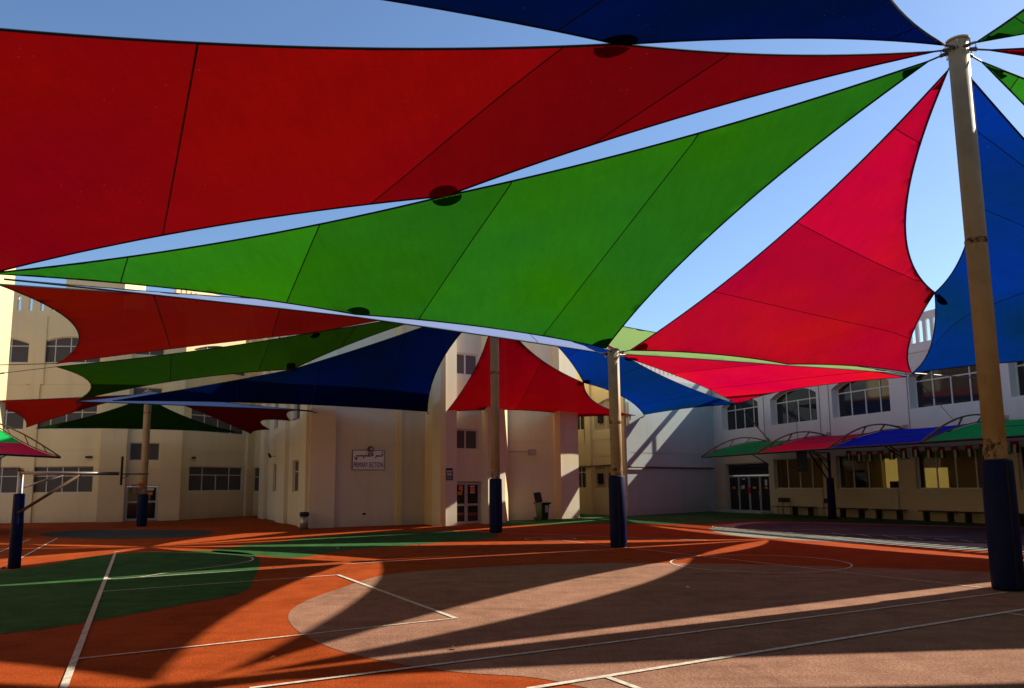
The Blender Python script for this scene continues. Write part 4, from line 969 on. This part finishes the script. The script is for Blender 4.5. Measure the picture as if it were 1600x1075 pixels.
# Arabic line, drawn as pen strokes (right to left) in a unit box 0..10 x 0..3
AR_STROKES = [
 [(9.9, 1.5), (9.95, 1.0), (9.7, .75), (9.3, .8), (9.2, .8)], [(9.62, 1.25), (9.9, 1.45), (9.75, 1.7), (9.55, 1.5), (9.6, 1.25)],
 [(9.2, .8), (9.1, 1.1)], [(9.2, .8), (8.85, .75), (8.75, 1.1)], [(8.85, .75), (8.5, .75), (8.4, 1.15), (8.3, .75), (8.0, .8)], [(8.0, .8), (7.7, .7), (7.75, 1.1), (8.0, 1.05), (8.0, .8)], [(7.7, .7), (7.5, .4), (7.45, -.1)],
 [(6.45, 2.2), (6.5, .7)], [(5.95, 2.2), (6.0, .75), (5.6, .7), (5.3, .75)], [(5.35, .75), (5.25, 1.2)], [(5.3, .75), (4.9, .75), (4.85, 2.0)], [(4.85, .75), (4.4, .75)],
 [(4.4, .75), (4.35, 1.15), (4.2, .75), (4.0, .75), (3.95, 1.15), (3.8, .75), (3.55, .75), (3.5, 1.2), (3.35, .75), (3.0, .75), (2.95, 1.15)], [(3.0, .75), (2.6, .75), (2.55, 1.15), (2.4, .75), (2.15, .75), (2.1, 1.15), (1.95, .75), (1.6, .75), (1.5, 1.1)],
 [(1.6, .75), (1.2, .9), (.9, 1.0), (.75, .6), (1.1, .35), (1.2, 0.0), (.6, -.2), (.2, .1), (.15, .5)],
]
DOTS = [(9.85, 2.3), (9.6, 2.3), (5.4, 1.7), (5.15, 1.7), (3.45, .2), (3.2, .2), (.85, -.6), (.6, -.6)]
b = MB(); sc = wd * .92 / 10; zb_ = z0 + ht * .60; ub_ = u0 + wd * .04
def ap_(p): return P2.p(ub_ + p[0] * sc, .054, zb_ + p[1] * ht * .135)
for s_ in AR_STROKES: b.tube([ap_(p) for p in s_], .021, 5)
for p in DOTS: b.tube([ap_((p[0] - .08, p[1])), ap_((p[0] + .08, p[1]))], .03, 5)
b.build('lettering', M['ink'], SG)
lp = thing('wall_lamp', 'brown bulkhead lamp over the PRIMARY SECTION sign', 'lamp')
u, z = P2.hit(577.5, 702); b = MB(); b.tube([P2.p(u, .06, z), P2.p(u, .2, z), P2.p(u, .26, z)], [.13, .14, .07], 12); b.build('lamp_body', M['rust'], lp, True); b = MB(); b.tube([P2.p(u, .26, z), P2.p(u, .29, z)], .075, 12); b.build('lens', M['alu'], lp)
WS = thing('wall_sign', 'small dark sign with a white crest left of the glazed double door', 'sign')
a_, b_, c_, d_ = P5.rect(695.5, 707, 731.5, 750); m_ = (a_ + b_) / 2
b = MB(); wbox(b, P5, a_, b_, .004, .03, c_, d_); b.build('board', mat('dark_teal_sign', (.02, .035, .04), .4), WS)
b = MB()
for s_ in (-1, 1):
    b.tube([P5.p(m_ + s_ * .16, .035, d_ - .08), P5.p(m_ + s_ * .06, .035, d_ - .22), P5.p(m_ + s_ * .16, .035, d_ - .30)], .018, 5)
b.tube([P5.p(m_ + .08 * math.cos(t_), .035, d_ - .2 + .08 * math.sin(t_)) for t_ in [k * math.pi / 5 for k in range(10)]], .022, 5, closed=True)
for k in range(3): b.tube([P5.p(m_ - .14, .035, c_ + .05 + k * .07), P5.p(m_ + .14, .035, c_ + .05 + k * .07)], .009, 4)
b.build('crest', M['sign_white'], WS)
FL = thing('floodlight', 'grey floodlight on the beige wall above the wheelie bin', 'lamp')
u, z = P9.hit(828, 707); b = MB(); wbox(b, P9, u - .2, u + .2, .25, .40, z - .15, z + .15); b.build('lamp_head', M['steel'], FL, bevel=.02)
b = MB(); b.tube([P9.p(u - .1, .0, z - .05), P9.p(u - .1, .28, z - .02)], .02, 6); b.tube([P9.p(u - 1.6, .02, z + .05), P9.p(u, .02, z + .05)], .015, 5); b.build('conduit', M['steel'], FL)
b = MB(); wbox(b, P9, u - .17, u + .17, .402, .41, z - .12, z + .12); b.build('lens', M['alu'], FL)

# ------------------------------------------------------------------ bins
tb = gnd(475, 826.5)
TB = thing('litter_bin', 'slim steel litter bin with black top at the corner of the primary block', 'bin', tb)
hb = fit_top(tb, 475, 800)
MB().tube([(0, 0, .02), (0, 0, hb - .18)], .17, 20).build('body', M['steel'], TB, True)
MB().tube([(0, 0, hb - .18), (0, 0, hb - .14), (0, 0, hb - .02), (0, 0, hb)], [.18, .2, .2, .17], 20).build('lid', M['black'], TB, True)
MB().tube([(0, 0, 0), (0, 0, .03)], .185, 20).build('base', M['black'], TB)
MB().box((0, -.2, hb - .09), (.2, .02, .07)).build('slot', M['dark'], TB)
wb_ = gnd(847.5, 814.0)
WB = thing('wheelie_bin', 'dark green wheelie bin with its lid thrown open against the beige wall', 'bin', wb_, math.radians(-48))
hh = fit_top(wb_, 848, 785)
def taper(mb, x0, y0, z0, x1, y1, z1, dx=0):
    i = len(mb.v)
    for x, y, z, o in ((x0, y0, z0, 0), (x1, y1, z1, dx)): mb.v += [(-x + o, -y, z), (x + o, -y, z), (x + o, y, z), (-x + o, y, z)]
    mb.f += [(i, i + 3, i + 2, i + 1), (i + 4, i + 5, i + 6, i + 7)] + [(i + k, i + (k + 1) % 4, i + 4 + (k + 1) % 4, i + 4 + k) for k in range(4)]; return mb
taper(MB(), .2, .21, .06, .26, .27, hh - .08).build('body', M['greenbin'], WB, bevel=.02)
taper(MB(), .31, .30, hh - .08, .32, .31, hh, .03).build('rim', M['black'], WB, bevel=.01)
mt = Matrix.Translation((-.27, .05, hh)) @ Matrix.Rotation(math.radians(-12), 4, 'Y') @ Matrix.Rotation(math.radians(4), 4, 'X')
MB().box((0, 0, .25), (.07, .5, .5), mt).build('lid', M['black'], WB, bevel=.025)
for s in (-.2, .2):
    MB().tube([(-.27, s - .04, .1), (-.27, s + .04, .1)], .1, 16).build('wheel', M['black'], WB)
MB().tube([(-.34, -.24, hh - .04), (-.34, .24, hh - .04)], .018, 8).build('handle', M['black'], WB)
MB().box((.262, .06, hh * .66), (.02, .22, .34), Matrix.Rotation(math.radians(0), 4, 'Y')).build('sticker', M['sticker'], WB)

# ------------------------------------------------------------------ benches and chairs along the arcade
def bench_proto():
    t = thing('bench', 'x', 'bench')
    MB().box((0, 0, .45), (1.75, .36, .045)).build('seat', M['wood'], t, bevel=.008)
    for s in (-.6, .6):
        MB().box((s, 0, .215), (.09, .30, .425)).build('leg', M['wood'], t)
        MB().box((s, 0, .012), (.12, .34, .024)).build('foot', M['wood'], t)
    return t
bp_ = bench_proto(); rzw = math.atan2(RW.u.y, RW.u.x)
blab = ['dark bench under the arcade window between the chairs, farthest bench', 'dark bench just right of the dark hoop post', 'dark bench left of the arcade pillar under the orange grille window', 'dark bench just right of the arcade pillar below the bright blind', 'dark bench partly behind the padding of the tall right pole', 'dark bench at the right edge past the tall pole']
for k, (px, py) in enumerate(((1255, 807), (1332, 810.5), (1390, 813), (1467, 817), (1535, 821), (1620, 826))):
    o = bp_ if k == 0 else copy_tree(bp_); u = RW.hit(px, py, .38)[0]; o.location = RW.p(u, .38, 0); o.rotation_euler = (0, 0, rzw)
    tag(o, blab[k], 'bench', 'dark benches along the arcade wall')
def chair_proto():
    t = thing('chair', 'x', 'chair')
    MB().box((0, 0, .45), (.42, .40, .03)).build('seat', M['black'], t, bevel=.01)
    b = MB()
    for i in range(6):
        a0 = -.5 + i / 6; a1 = -.5 + (i + 1) / 6; y = lambda a: .20 + .05 * (1 - (2 * a) ** 2)
        b.poly([(a0 * .44, y(a0), .68), (a1 * .44, y(a1), .68), (a1 * .44, y(a1) + .03, .92), (a0 * .44, y(a0) + .03, .92)])
        b.poly([(a0 * .44, y(a0) + .02, .68), (a0 * .44, y(a0) + .05, .92), (a1 * .44, y(a1) + .05, .92), (a1 * .44, y(a1) + .02, .68)])
    b.build('backrest', M['black'], t)
    for s in (-1, 1):
        MB().tube([(s * .2, -.18, 0), (s * .2, -.16, .44)], .013, 6).build('leg', M['cable'], t)
        MB().tube([(s * .2, .24, 0), (s * .2, .19, .44), (s * .2, .22, .9)], .013, 6).build('leg', M['cable'], t)
    return t
cp = chair_proto()
clab = ['black chair nearest the glazed entrance, beside another chair', 'grey backed chair turned sideways, second from the entrance', 'black chair standing alone left of the dark hoop post']
for k, (px, py, rz) in enumerate(((1216, 805, 0), (1230, 806, 55), (1287, 808, -5))):
    o = cp if k == 0 else copy_tree(cp); u = RW.hit(px, py, .75)[0]; o.location = RW.p(u, .75, 0); o.rotation_euler = (0, 0, rzw + math.radians(rz)); tag(o, clab[k], 'chair', 'chairs along the arcade wall')

# ------------------------------------------------------------------ bunting of striped flags
BT = thing('bunting', 'string of small red, white, black and green flags hung along the arcade under the awnings', 'bunting')
ua = RW.hit(1318, 706, .7)[0]; ubn = ua + 17; pts = []
for k in range(61):
    f = k / 60; pts.append(RW.p(ua + (ubn - ua) * f, .7, 3.25 - .10 * math.sin(math.pi * ((f * 4) % 1))))
MB().tube(pts, .012, 4).build('string', M['cable'], BT)
for k in range(26):
    f = (k + .5) / 26; u = ua + (ubn - ua) * f; z = 3.24 - .10 * math.sin(math.pi * ((f * 4) % 1)); w_ = .36; tw = random.uniform(-.12, .12); hgt = .44
    fl = None
    def quad(x0, x1, za, zb2, m, nm, par):
        b = MB(); b.poly([RW.p(u + x0 * w_, .7, za), RW.p(u + x1 * w_, .7, za), RW.p(u + x1 * w_ + tw * (z - zb2), .7 + tw * (z - zb2), zb2), RW.p(u + x0 * w_ + tw * (z - zb2), .7 + tw * (z - zb2) * .6, zb2)]); return b.build(nm, m, par)
    fl = quad(-.5, .5, z, z - hgt * .28, M['red_flag'], 'flag', BT)
    quad(-.5, -.17, z - hgt * .28, z - hgt, M['green_flag'], 'stripe', fl); quad(-.17, .17, z - hgt * .28, z - hgt, M['white_flag'], 'stripe', fl); quad(.17, .5, z - hgt * .28, z - hgt, M['black_flag'], 'stripe', fl)
